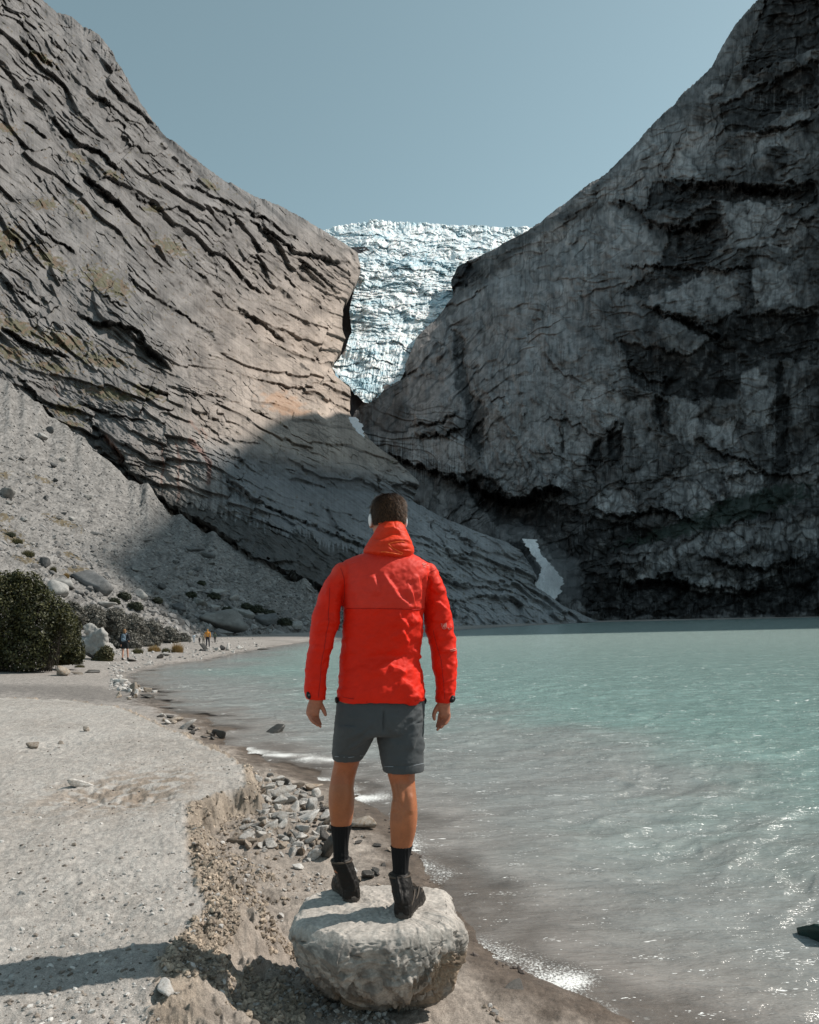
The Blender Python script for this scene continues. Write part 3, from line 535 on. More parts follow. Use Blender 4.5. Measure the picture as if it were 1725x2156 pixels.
BR = [r4((380, 330), (480, 230), (620, 190), (760, 270), (880, 290), (930, 340), (920, 390), (850, 440), (780, 500), (700, 650), (660, 710), (560, 700), (520, 600), (420, 440)), r4((330, 440), (400, 420), (460, 520), (480, 650), (440, 740), (380, 700), (320, 620)), r4((0, 240), (150, 260), (210, 360), (120, 430), (0, 400)), r4((0, 505), (230, 500), (240, 650), (60, 600), (0, 570)),
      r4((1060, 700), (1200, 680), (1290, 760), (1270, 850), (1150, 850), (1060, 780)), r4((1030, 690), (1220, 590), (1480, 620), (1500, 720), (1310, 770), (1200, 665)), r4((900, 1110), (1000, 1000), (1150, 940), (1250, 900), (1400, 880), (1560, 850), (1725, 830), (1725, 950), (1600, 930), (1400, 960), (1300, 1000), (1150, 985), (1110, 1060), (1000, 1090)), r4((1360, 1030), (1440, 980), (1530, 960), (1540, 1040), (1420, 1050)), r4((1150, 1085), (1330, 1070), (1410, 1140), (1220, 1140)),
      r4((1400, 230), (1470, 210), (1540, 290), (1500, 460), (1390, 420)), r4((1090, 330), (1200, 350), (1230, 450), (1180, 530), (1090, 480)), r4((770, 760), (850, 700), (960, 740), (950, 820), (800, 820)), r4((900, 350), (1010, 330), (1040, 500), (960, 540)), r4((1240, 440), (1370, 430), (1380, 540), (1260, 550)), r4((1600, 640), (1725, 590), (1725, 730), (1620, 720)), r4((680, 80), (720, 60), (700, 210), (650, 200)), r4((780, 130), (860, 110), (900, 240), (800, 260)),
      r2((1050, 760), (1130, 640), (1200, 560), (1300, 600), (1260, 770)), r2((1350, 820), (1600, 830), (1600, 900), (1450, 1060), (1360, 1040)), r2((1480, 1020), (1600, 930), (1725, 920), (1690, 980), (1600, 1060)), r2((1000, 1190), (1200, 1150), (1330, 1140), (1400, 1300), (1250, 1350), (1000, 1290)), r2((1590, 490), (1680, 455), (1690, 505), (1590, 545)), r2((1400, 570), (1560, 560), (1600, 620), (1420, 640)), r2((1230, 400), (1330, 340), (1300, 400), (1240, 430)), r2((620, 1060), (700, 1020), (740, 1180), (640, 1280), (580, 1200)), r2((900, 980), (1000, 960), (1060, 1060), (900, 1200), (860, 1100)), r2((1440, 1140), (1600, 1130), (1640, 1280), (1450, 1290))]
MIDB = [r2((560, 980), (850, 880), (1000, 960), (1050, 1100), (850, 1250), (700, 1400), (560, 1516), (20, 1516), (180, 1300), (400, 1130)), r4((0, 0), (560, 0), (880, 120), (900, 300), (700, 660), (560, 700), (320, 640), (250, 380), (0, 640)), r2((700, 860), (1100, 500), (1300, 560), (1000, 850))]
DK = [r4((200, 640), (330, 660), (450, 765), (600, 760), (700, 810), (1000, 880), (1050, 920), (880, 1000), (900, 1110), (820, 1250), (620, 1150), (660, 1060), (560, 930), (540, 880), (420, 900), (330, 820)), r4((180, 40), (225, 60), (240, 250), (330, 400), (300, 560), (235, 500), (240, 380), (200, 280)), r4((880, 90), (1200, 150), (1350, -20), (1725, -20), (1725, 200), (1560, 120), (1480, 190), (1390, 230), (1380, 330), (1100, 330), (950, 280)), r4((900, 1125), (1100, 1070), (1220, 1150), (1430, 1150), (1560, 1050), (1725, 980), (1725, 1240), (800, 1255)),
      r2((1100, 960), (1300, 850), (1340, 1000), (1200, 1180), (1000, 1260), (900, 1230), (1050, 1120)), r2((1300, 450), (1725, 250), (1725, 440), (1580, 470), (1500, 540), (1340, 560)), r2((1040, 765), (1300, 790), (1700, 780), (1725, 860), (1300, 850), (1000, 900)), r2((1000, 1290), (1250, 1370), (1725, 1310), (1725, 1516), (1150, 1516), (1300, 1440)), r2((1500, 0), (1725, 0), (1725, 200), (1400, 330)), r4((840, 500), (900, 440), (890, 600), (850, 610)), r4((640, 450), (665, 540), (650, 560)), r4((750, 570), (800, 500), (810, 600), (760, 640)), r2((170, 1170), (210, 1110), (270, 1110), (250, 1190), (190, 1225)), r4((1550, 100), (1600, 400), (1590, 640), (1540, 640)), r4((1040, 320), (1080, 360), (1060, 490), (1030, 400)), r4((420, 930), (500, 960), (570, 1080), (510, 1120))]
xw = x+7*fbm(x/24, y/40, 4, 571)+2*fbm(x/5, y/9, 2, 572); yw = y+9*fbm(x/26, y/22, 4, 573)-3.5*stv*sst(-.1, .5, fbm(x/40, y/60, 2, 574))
B_ = polymask(xw, yw, BR, 2.5); M_ = polymask(xw, yw, MIDB, 12); D_ = polymask(xw, yw, DK, 3.5)  # D_: gorge and recess shade put into the colour, with dark wet rock
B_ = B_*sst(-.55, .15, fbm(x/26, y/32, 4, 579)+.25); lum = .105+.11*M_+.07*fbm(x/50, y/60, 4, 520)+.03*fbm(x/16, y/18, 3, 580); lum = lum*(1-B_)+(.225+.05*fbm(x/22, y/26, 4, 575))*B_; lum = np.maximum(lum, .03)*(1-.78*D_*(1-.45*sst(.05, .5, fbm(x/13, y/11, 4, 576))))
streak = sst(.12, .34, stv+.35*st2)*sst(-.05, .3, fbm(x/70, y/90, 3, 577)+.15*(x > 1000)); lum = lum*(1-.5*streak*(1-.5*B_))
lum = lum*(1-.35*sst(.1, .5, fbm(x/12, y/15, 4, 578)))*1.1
c = lum[..., None]*np.array([1.0, .975, .97]); brn = sst(1010, 880, x)[..., None]*.5; c = c*(1-brn)+c*np.array([1.10, .97, .90])*brn; mask = D_
c = c*np.clip(1+.25*stv+.2*fbm(x/14, y/14, 3, 526)+.35*(rr[..., 3]-.5)*(1-left)+.2*(rr2[..., 3]-.5)*rough, .3, 1.8)[..., None]
c = c*jt[..., None]*(1-.5*dk)[..., None]
moss = sst(.35, .7, blob(x, y, 1480, 1105, 200, 18, -14)+blob(x, y, 1600, 1050, 120, 20, -14)+.35*fbm(x/14, y/9, 3, 530))[..., None]*.8; c = c*(1-moss)+np.array([.022, .035, .028])*moss
wsp = strat[..., None]*sst(.1, .4, fbm(x/2.6, y/60, 2, 533))[..., None]*sst(910, 925, y)[..., None]; c = c*(1-.3*wsp)+np.array([.5, .5, .5])*.3*wsp
fleck = (sst(.5, .62, fbm(x/3.2, y/60, 2, 534))*sst(.1, .4, fbm(x/50, y/60, 2, 535)))[..., None]; c = c*(1-.15*fleck)+np.array([.4, .4, .41])*.15*fleck
bl = sst(.45, .8, blob(x, y, 985, 575, 30, 26, 30)+.25*fbm(x/8, y/8, 3, 540))[..., None]; c = c*(1-bl)+np.array([.018, .018, .02])*bl
h = h*(1-.4*B_)+4*B_*steep-13*D_*steep; c = c*1.12
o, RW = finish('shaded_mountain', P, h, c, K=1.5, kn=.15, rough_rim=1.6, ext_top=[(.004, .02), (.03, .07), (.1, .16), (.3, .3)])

# ---- its unseen shoulder to the right, crest shaped to throw the valley shadow
def caster(px_, py_, Y, Xc):
    X, Yv, Z = W(px_, py_, Y); tt = (Xc-X)/SD.x; return (Xc, Yv+tt*SD.y, Z+tt*SD.z)
def on_sheet(Wd, px_, py_):
    a = (px_-CX)/F; b = (HY-py_)/F; X = Wd[..., 0]/Wd[..., 1]; Z = (Wd[..., 2]-EYE)/Wd[..., 1]; k = np.argmin((X-(a*cr+b*sr))**2+(Z-(-a*sr+b*cr))**2); return Wd.reshape(-1, 3)[k]
def caster2(px_, py_, Xc):
    q = on_sheet(SW, px_, py_); tt = (Xc-q[0])/SD.x; return (Xc, q[1]+tt*SD.y, q[2]+tt*SD.z)
CR = [(185, 158, -3), (215, 161, 60), caster(1725, 1312, 126, 260), caster(1300, 1326, 104, 330), caster(970, 1341, 86, 400), caster(600, 1355, 82, 440), caster2(430, 1330, 465), caster2(300, 1262, 490), caster2(205, 1175, 520)]
RT0 = [Wa(np.array(q, float)) for q in Rright]
Tw = [tuple(RT0[-1]), caster(640, 893, 470, 400), caster(540, 935, 370, 440), caster(450, 1000, 290, 480), CR[-1]]
if False: pass
Bw = [tuple(RT0[0]), (200, 230, -3), (190, 190, -3), CR[0]]
P = coons(Bw, Tw, [tuple(q) for q in RT0], CR, 160, 160, world=True)
X_, Y_, Z_ = P[..., 0], P[..., 1], P[..., 2]; uu = np.linspace(0, 1, 160)[None, :]; vv = np.linspace(0, 1, 160)[:, None]
w_ = sst(0, .1, uu)*sst(1, .85, uu)*sst(1, .9, vv)*sst(0, .1, vv)
P = P+normals(P)*(w_*(fbm(X_/50+Z_/80, Y_/60, 4, 560)*14))[..., None]
c = np.array([.16, .16, .16])*(1+.4*fbm(X_/30+Z_/40, Y_/30, 4, 561))[..., None]
top = P[-1]; outer = P[:, -1]
A_ = np.concatenate([P, (top+np.array([120, 60, -120]))[None], (top+np.array([500, 200, -700]))[None]], 0); cA = np.concatenate([c, c[-1:], c[-1:]], 0)
sidec = np.stack([A_[:, -1]+np.array([200, -20, -100]), A_[:, -1]*np.array([1, 1, 0])+np.array([500, -50, -10])], 1); A_ = np.concatenate([A_, sidec], 1); cA = np.concatenate([cA, cA[:, -1:], cA[:, -1:]], 1)
me = mesh_np('shadow_shoulder', A_.reshape(-1, 3), grid_faces(A_.shape[0], A_.shape[1]), np.clip(cA, .02, .9).reshape(-1, 3)); tag(link('shadow_shoulder', me, ROCKFACE), kind='structure')

# ---- glacier
Gbot = [(736, 811, 715), (750, 832, 700), (765, 848, 682), (778, 852, 680), (800, 838, 690), (835, 815, 715)]
Gtop = [(655, 492, 1480), (690, 484, 1480), (740, 474, 1480), (790, 470, 1480), (850, 472, 1480), (920, 476, 1480), (1000, 480, 1480), (1080, 483, 1480), (1120, 480, 1480), (1170, 478, 1480)]
Gleft = [(736, 811, 715), (708, 790, 745), (700, 773, 775), (727, 738, 830), (741, 696, 900), (736, 660, 960), (742, 627, 1010), (757, 575, 1090), (750, 545, 1150), (700, 515, 1250), (655, 492, 1480)]
Gright = [(835, 815, 715), (880, 740, 860), (935, 690, 960), (975, 620, 1080), (1010, 590, 1180), (1080, 550, 1250), (1170, 520, 1350), (1170, 478, 1480)]
P = coons(Gbot, Gtop, Gleft, Gright, 560, 560); x, y = P[..., 0], P[..., 1]
vv = np.linspace(0, 1, 560)[:, None]
wa = x+6*fbm(x/30, y/30, 3, 600); wb = y+5*fbm(x/30, y/30, 3, 601)
f1, f2, r, lx, ly = wor(wa/13, wb/6.5, 602); g1_, g2_, r2_, _, _ = wor(wa/5.5, wb/4, 603); k1, k2, k3, _, _ = wor(wa/11, wb/13, 604)
top_ = sst(660, 560, y)
big1, big2, rb, bx_, by_ = wor(wa/40+.3*fbm(x/30, y/30, 2, 615), wb/15+.3*fbm(x/30, y/30, 2, 616), 617); md1, md2, rm_, mx_, my_ = wor(wa/19, wb/8, 618)
ib, iv, _ = imb(x, y, 2, 150, 20, 613, 1.2, -.4); ib2, iv2, _ = imb(x, y, -5, 70, 9, 614, 1.2, -.3)
tong = sst(690, 740, y); col_ = np.abs(fbm(x/9+y/40, y/30, 3, 619))
lf1, lf2, lr, _, _ = wor(wa/33+.35*fbm(x/16, y/12, 3, 630), wb/17+.35*fbm(x/16, y/12, 3, 631), 632); lp = np.sqrt(np.clip(1-lf1*1.15, 0, 1))
h = 22*fbm(wa/75, wb/42, 3, 633)+lp*(7+12*lr[..., 0])+ib*8*(1-.5*tong)+ib2*5*(1-.6*tong)+(rb[..., 0]-.5)*9+by_*6+(rm_[..., 0]-.4)*4.5*(1-md1)+tong*((rb[..., 2])*9+col_*10)+(1-g1_)*1.6*r2_[..., 0]+fbm(x/45, y/26, 4, 605)*9+fbm(x/4, y/3, 3, 607)*1.0
h = h*(.55+.45*sst(0, .05, vv))
crev = np.clip((1-iv)*.9+(1-iv2)*.5+sst(.12, .02, big2-big1)*.6*(.4+tong)+sst(.16, .0, lf2-lf1)*.8, 0, 1)
bl = np.clip(.14+.55*crev+.55*fbm(x/48, y/18, 4, 608)+.15*fbm(x/6, y/4, 3, 609)+.75*blob(x, y, 765, 815, 50, 22)+.6*blob(x, y, 742, 680, 8, 50)+.5*blob(x, y, 900, 560, 90, 12)+.5*blob(x, y, 935, 600, 18, 30), 0, 1)  # blue-grey shadow regions of the ice put into the colour, with crevasse blue
c = np.array([.84, .86, .855])*(1-bl[..., None])+np.array([.36, .53, .60])*bl[..., None]
dirt = sst(.3, .7, fbm(x/22, y/7, 4, 610))[..., None]*.35; c = c*(1-dirt)+np.array([.52, .52, .50])*dirt
t = NT('glacier_ice'); v = coordv(t); p = t.n('BsdfPrincipled'); t.l(p.outputs[0], t.out.inputs[0]); at = t.n('Attribute', attribute_name='Col'); n1 = noise(t, .25, 6, .7, v)
t.l(mulc(t, at.outputs['Color'], ramp(t, n1, .3, .7, g1(.86), g1(1.08))), p.inputs['Base Color']); p.inputs['Roughness'].default_value = .7; p.inputs['Subsurface Weight'].default_value = .22; p.inputs['Subsurface Radius'].default_value = (.6, 1.0, 1.2); p.inputs['Subsurface Scale'].default_value = 5.0
b = t.n('Bump'); b.inputs['Strength'].default_value = .4; b.inputs['Distance'].default_value = 2; t.l(n1, b.inputs['Height']); t.l(b.outputs[0], p.inputs['Normal'])
P[..., 1] -= (4.2*rid(x/13, y*0, 4, 620)-3)*sst(.95, 1, vv)*(.45+.8*sst(960, 860, x)*sst(690, 760, x)); finish('glacier', P, h, c, K=.95, kn=.12, mat=t.m, ext_top=[(.004, .03), (.02, .2)])

# ---- backing sheet behind the ice, the cleft's black shade put into its colour
P = coons([(712, 925, 620), (800, 925, 620)], [(740, 520, 1210), (800, 520, 1210)], [(712, 925, 620), (715, 800, 770), (700, 740, 870), (712, 640, 1060), (740, 520, 1210)], [(800, 925, 620), (800, 800, 770), (800, 520, 1210)], 60, 260); x, y = P[..., 0], P[..., 1]
finish('cleft_shade_backing', P, 6*fbm(x/14, y/20, 4, 640), np.array([.028, .028, .032])*(1+.4*fbm(x/8, y/20, 4, 641))[..., None])
# ---- waterfalls
t = NT('white_water'); v = coordv(t, scale=(1, 1, .18)); p = t.n('BsdfPrincipled'); n1 = noise(t, .9, 5, .7, v)
t.l(ramp(t, n1, .3, .7, (.62, .63, .65, 1), (.95, .95, .96, 1)), p.inputs['Base Color']); p.inputs['Roughness'].default_value = .7; t.l(p.outputs[0], t.out.inputs[0])
b = t.n('Bump'); b.inputs['Strength'].default_value = .6; b.inputs['Distance'].default_value = 1; t.l(n1, b.inputs['Height']); t.l(b.outputs[0], p.inputs['Normal'])
FALL = t.m
def fall(le, ri, n=90, m=40, bul=2.5, seed=0):
    Lq = smooth_line(le, n); Rq = smooth_line(ri, n); u = np.linspace(0, 1, m)[None, :, None]
    P = Lq[:, None]*(1-u)+Rq[:, None]*u; x, y = P[..., 0], P[..., 1]; uu = u[..., 0]+0*x
    P[..., 0] += 5*fbm(y/9, x*0+seed, 4, 700)*(1-uu)**3+6*fbm(y/9, x*0+seed, 4, 701)*uu**3
    h = bul*np.sin(np.pi*uu)**.5+1.2*fbm(x/4, y/14, 3, 702)
    return finish('waterfall', P, h, np.full(P.shape, .8), mat=FALL)
fall([(1099, 1134, 283), (1108, 1150, 281), (1124, 1172, 277), (1140, 1196, 271), (1136, 1215, 268), (1126, 1228, 266), (1128, 1246, 264), (1150, 1262, 262)], [(1128, 1136, 283), (1134, 1150, 281), (1140, 1168, 277), (1160, 1188, 271), (1176, 1206, 268), (1187, 1222, 266), (1180, 1246, 264), (1170, 1262, 262)])
fall([(734, 878, 575), (738, 892, 545), (746, 912, 512), (762, 932, 480)], [(752, 878, 575), (760, 892, 545), (766, 912, 512), (771, 934, 480)], 40, 16, 1.0, 4)

# spray hanging over the foot of the lower fall
def spray(px_, py_, Y, rx, rz, dens):
    q = W(px_, py_, Y); V = IC_S*np.array([rx, rx*.8, rz])*(1+.3*fbm(IC_S[:, 0]*2+px_, IC_S[:, 2]*2, 3, 720))[:, None]; me = mesh_np('spray', V, IC_F)
    t = NT('spray_mist'); vp = t.n('VolumePrincipled'); vp.inputs['Color'].default_value = (.9, .92, .95, 1); vp.inputs['Density'].default_value = dens; vp.inputs['Anisotropy'].default_value = .2; t.l(vp.outputs[0], t.out.inputs['Volume'])
    o = link('spray', me, t.m); o.location = q; tag(o, kind='stuff'); return o
_b = bmesh.new(); bmesh.ops.create_icosphere(_b, subdivisions=3, radius=1); _b.verts.ensure_lookup_table(); IC_S = np.array([v.co[:] for v in _b.verts]); IC_F = np.array([[v.index for v in f.verts] for f in _b.faces]); _b.free()
spray(1188, 1222, 262, 7.5, 8, .035); spray(1150, 1200, 264, 8, 9, .022); spray(1085, 1128, 285, 8, 5, .02)
# ================================================================ STONES
def ico(n):
    bm = bmesh.new(); bmesh.ops.create_icosphere(bm, subdivisions=n, radius=1); bm.verts.ensure_lookup_table()
    V = np.array([v.co[:] for v in bm.verts]); Fc = np.array([[v.index for v in f.verts] for f in bm.faces]); bm.free(); return V, Fc
IC = {k: ico(k) for k in (1, 2, 3, 4, 5)}
def n3(V, f, s): return (pn(V[:, 0]*f+V[:, 2]*f*.7, V[:, 1]*f+3.1*s, s)+pn(V[:, 2]*f+1.7, V[:, 0]*f*.6-V[:, 1]*f, s+1)+pn(V[:, 1]*f-V[:, 2]*f*.5, V[:, 2]*f+V[:, 0]*f, s+2))/2
def rock_shape(seed, sub=3, planes=11, sharp=9, sx=1, sy=1, sz=.7, rough=.03):
    """a split, slightly worn stone: soft intersection of random half spaces"""
    g = np.random.default_rng(seed); V, Fc = IC[sub]; Nn = g.normal(size=(planes, 3)); Nn /= np.linalg.norm(Nn, axis=1, keepdims=True); d = g.uniform(.62, 1.0, planes)
    q = np.maximum(V@Nn.T, .02)/d; r = 1/(q**sharp).sum(1)**(1/sharp); P = V*r[:, None]
    P = P*(1+rough*(n3(V, 2.2, seed % 90)+.6*n3(V, 5.5, seed % 90+3)+.4*n3(V, 13, seed % 90+7)))[:, None]
    return P*np.array([sx, sy, sz]), Fc
def stone_mat(name, base, dark, scale=9, rough=.85, bump=.6, bd=.006, warm=None):
    t = NT(name); v = coordv(t); p = t.n('BsdfPrincipled'); t.l(p.outputs[0], t.out.inputs[0])
    n1 = noise(t, scale, 8, .72, v); n2 = noise(t, scale*5, 5, .7, v); n3_ = noise(t, scale*.35, 3, .5, v, .5)
    c = mulc(t, base, ramp(t, n1, .28, .72, g1(.62), g1(1.28))); c = mulc(t, c, ramp(t, n2, .3, .65, g1(.72), g1(1.15)))
    m = t.n('MixRGB'); t.l(ramp(t, n3_, .48, .66), m.inputs[0]); t.l(c, m.inputs[1]); t.l(mulc(t, c, tuple(x for x in dark)), m.inputs[2])
    oi = t.n('ObjectInfo'); rr = t.n('MapRange'); t.l(oi.outputs['Random'], rr.inputs[0]); rr.inputs[3].default_value = .62; rr.inputs[4].default_value = 1.22
    mm = t.n('VectorMath', operation='SCALE'); t.l(m.outputs[0], mm.inputs[0]); t.l(rr.outputs[0], mm.inputs['Scale']); t.l(mm.outputs[0], p.inputs['Base Color'])
    p.inputs['Roughness'].default_value = rough; p.inputs['Specular IOR Level'].default_value = .3
    b = t.n('Bump'); b.inputs['Strength'].default_value = bump; b.inputs['Distance'].default_value = bd; t.l(n1, b.inputs['Height'])
    b2 = t.n('Bump'); b2.inputs['Strength'].default_value = bump; b2.inputs['Distance'].default_value = bd*.35; t.l(n2, b2.inputs['Height']); t.l(b.outputs[0], b2.inputs['Normal']); t.l(b2.outputs[0], p.inputs['Normal'])
    return t.m
M_ST = stone_mat('pale_stone', (.52, .50, .475), (.7, .66, .62)); M_STW = stone_mat('warm_stone', (.30, .26, .22), (.7, .6, .5)); M_WET = stone_mat('wet_stone', (.085, .078, .07), (.6, .6, .6), rough=.35)
M_BLD = stone_mat('boulder_stone', (.30, .29, .275), (.72, .7, .68), scale=.7, bd=.12); M_DRK = stone_mat('dark_boulder_stone', (.13, .13, .13), (.6, .6, .6), scale=.6, bd=.1)
M_COB = stone_mat('cobble_stone', (.50, .475, .445), (.72, .66, .6), scale=2.2, bd=.05, bump=.5)
M_COBW = stone_mat('brown_cobble_stone', (.36, .30, .245), (.7, .6, .5), scale=2.2, bd=.05, bump=.5)
M_COBD = stone_mat('wet_cobble_stone', (.10, .09, .082), (.6, .6, .6), scale=2.2, bd=.05, rough=.4, bump=.5)

# ---- the boulder he stands on
def lathe_boulder():
    # picture outline read row by row, then turned into rings with a depth profile
    nz, na = 260, 520
    zt = np.array([.06, .13, .20, .29, .38, .46, .520, .553, .570])
    xl = np.array([-.33, -.40, -.45, -.49, -.515, -.535, -.54, -.53, -.50]); xr = np.array([.02, .08, .13, .165, .185, .192, .187, .172, .14])
    yf = np.array([3.40, 3.30, 3.19, 3.09, 3.005, 2.99, 3.00, 3.03, 3.07]); yb = np.array([3.52, 3.56, 3.60, 3.63, 3.65, 3.655, 3.65, 3.63, 3.60])
    s = np.linspace(0, 1, nz); k = np.minimum(s/.80, 1)
    z = np.interp(k, np.linspace(0, 1, 9), zt); L = np.interp(k, np.linspace(0, 1, 9), xl); Rr = np.interp(k, np.linspace(0, 1, 9), xr); Fy = np.interp(k, np.linspace(0, 1, 9), yf); B = np.interp(k, np.linspace(0, 1, 9), yb)
    sm = lambda a: np.convolve(np.pad(a, 6, mode='edge'), np.ones(13)/13, 'valid')
    z, L, Rr, Fy, B = map(sm, (z, L, Rr, Fy, B))
    cap = np.clip((s-.80)/.20, 0, 1); shr = np.sqrt(np.clip(1-cap, 0, 1))*1.0; shr = np.where(cap > 0, 1-cap, 1)
    z = z+.006*cap
    cx, cy = (L+Rr)/2, (Fy+B)/2; hx, hy = (Rr-L)/2*shr, (B-Fy)/2*shr
    cx = cx*1.0; a = np.linspace(0, 2*np.pi, na, endpoint=False)[None, :]
    ex = .68+.0*a
    ca, sa = np.cos(a), np.sin(a); X = cx[:, None]+hx[:, None]*np.sign(ca)*np.abs(ca)**ex; Y = cy[:, None]+hy[:, None]*np.sign(sa)*np.abs(sa)**ex; Z = z[:, None]+0*X
    P = np.stack([X, Y, Z], -1); N = normals(P); c0 = np.array([-.09, 3.3, .33]); N = N*np.sign(((P-c0)*N).sum(-1, keepdims=True)+1e-9)
    u = (np.arctan2(Y-3.3, X+.09))*.36; w = Z
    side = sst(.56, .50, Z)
    rnd = lambda f, s_, o=4: fbm((X+Z*.3)*f, (Y-Z*.5)*f+Z*f, o, s_)
    big = fbm(u*4.2, w*4.5, 3, 801); f1, f2, r, lx, ly = wor(u*7+.5*fbm(u*9, w*9, 3, 802), w*6+.5*fbm(u*9+4, w*9, 3, 803), 804)
    pit = fbm(u*26, w*22, 5, 805, .6); stri = fbm(u*16+w*6, w*60-u*22, 4, 808)
    d = (.25+.75*side)*(.036*big+.040*(r[..., 0]-.5)*sst(0, .12, f2-f1))+side*(.008*np.minimum(pit, .1)+.004*stri-.018*sst(.09, .0, np.abs(fbm(u*5+w*3, w*9, 3, 816)))*sst(.0, .3, fbm(u*4, w*4, 2, 817)))+.004*rnd(12, 806)*(1-side*.6)+.002*rnd(45, 807, 4)
    # broken lower right corner: a rough brown pocket
    pk = np.exp(-(((X-.17)/.13)**2+((Z-.36)/.10)**2))*(Y < 3.35); d = d-pk*(.02+.030*np.maximum(0, rid(u*24, w*20, 3, 809)-1.0))
    lim = sst(.88, .80, s)[:, None]; P = P+N*(d*(lim*.9+.1))[..., None]
    for n_, d_ in (((-.62, -.74, -.22), .36), ((.05, -.94, -.32), .265), ((.80, -.42, -.42), .285), ((-.95, .05, -.30), .385), ((.45, -.85, .20), .30), ((-.35, -.70, .60), .40), ((.75, -.3, .55), .385)):
        n_ = np.array(n_)/np.linalg.norm(n_); q_ = (P-c0)@n_-d_; P = P-(np.maximum(q_, 0)*.8)[..., None]*n_
    # top: flat seat, gently dished, bumpy
    top = 1-lim; P[..., 2] += top*(.010*fbm(X*9, Y*9, 4, 810)+.003*fbm(X*40, Y*40, 3, 811)) 
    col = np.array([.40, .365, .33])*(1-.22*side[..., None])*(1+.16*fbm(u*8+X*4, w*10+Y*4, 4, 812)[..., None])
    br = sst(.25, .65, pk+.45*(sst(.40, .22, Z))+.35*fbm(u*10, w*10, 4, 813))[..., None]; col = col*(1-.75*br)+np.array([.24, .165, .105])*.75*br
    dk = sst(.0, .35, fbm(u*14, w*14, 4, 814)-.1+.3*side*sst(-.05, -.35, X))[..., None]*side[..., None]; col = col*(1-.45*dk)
    col = col*(1+.18*fbm(X*70+Z*50, Y*70-Z*60, 3, 815))[..., None]
    V = P.reshape(-1, 3); Fq = grid_faces(nz, na, True); V = np.r_[V, [P[0].mean(0)]]; n0 = len(V)-1
    me = mesh_np('boulder', V, Fq, np.r_[np.clip(col, .02, .9).reshape(-1, 3), [[.2, .18, .16]]])
    return me
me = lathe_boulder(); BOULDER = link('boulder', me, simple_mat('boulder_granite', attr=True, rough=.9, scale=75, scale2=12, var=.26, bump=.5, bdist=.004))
tag(BOULDER, 'big pale boulder at the water edge that the man in the red jacket stands on', 'boulder')

# ---- shared stone shapes, then every stone its own object
SH = []
for k in range(12):
    g = np.random.default_rng(900+k); V, Fc = rock_shape(900+k, 4, 9+k % 5, 7 if k % 2 else 12, g.uniform(.9, 1.15), g.uniform(.8, 1.0), g.uniform(.6, .85), .05); SH.append((V, Fc))
MS = {}
def stone_mesh(k, mat):
    key = (k % 12, mat.name)
    if key not in MS: V, Fc = SH[k % 12]; MS[key] = mesh_np('stone', V, Fc); MS[key].materials.append(mat)
    return MS[key]
def gh(x, y):
    z, s, b = ground_h(np.array([x]), np.array([y]), True); return float(z[0])
def stone(x, y, r, mat, label=None, group=None, cat='stone', k=None, sink=.25, flat=1.0, rz=None, tilt=.35, z=None, name='stone', sx=1.0):
    k = random.randrange(12) if k is None else k
    o = bpy.data.objects.new(name, stone_mesh(k, mat)); COL.objects.link(o)
    z = gh(x, y) if z is None else z
    o.location = (x, y, z+r*(.62*flat-sink)); o.scale = (r*sx, r, r*flat); o.rotation_euler = (random.uniform(-tilt, tilt), random.uniform(-tilt, tilt), random.uniform(0, 6.28) if rz is None else rz)
    return tag(o, label, cat, group)
def pstone(px, py, w, mat, label=None, z=.2, **kw):
    """stone of picture width w px standing at a picture point (its foot)"""
    x, y = G(px, py, z)
    for _ in range(3): zz = gh(x, y); x, y = G(px, py, max(zz, -.02))
    return stone(x, y+w*.3*y/F, w*.5*y/F/1.05, mat, label, **kw)
cb = {}
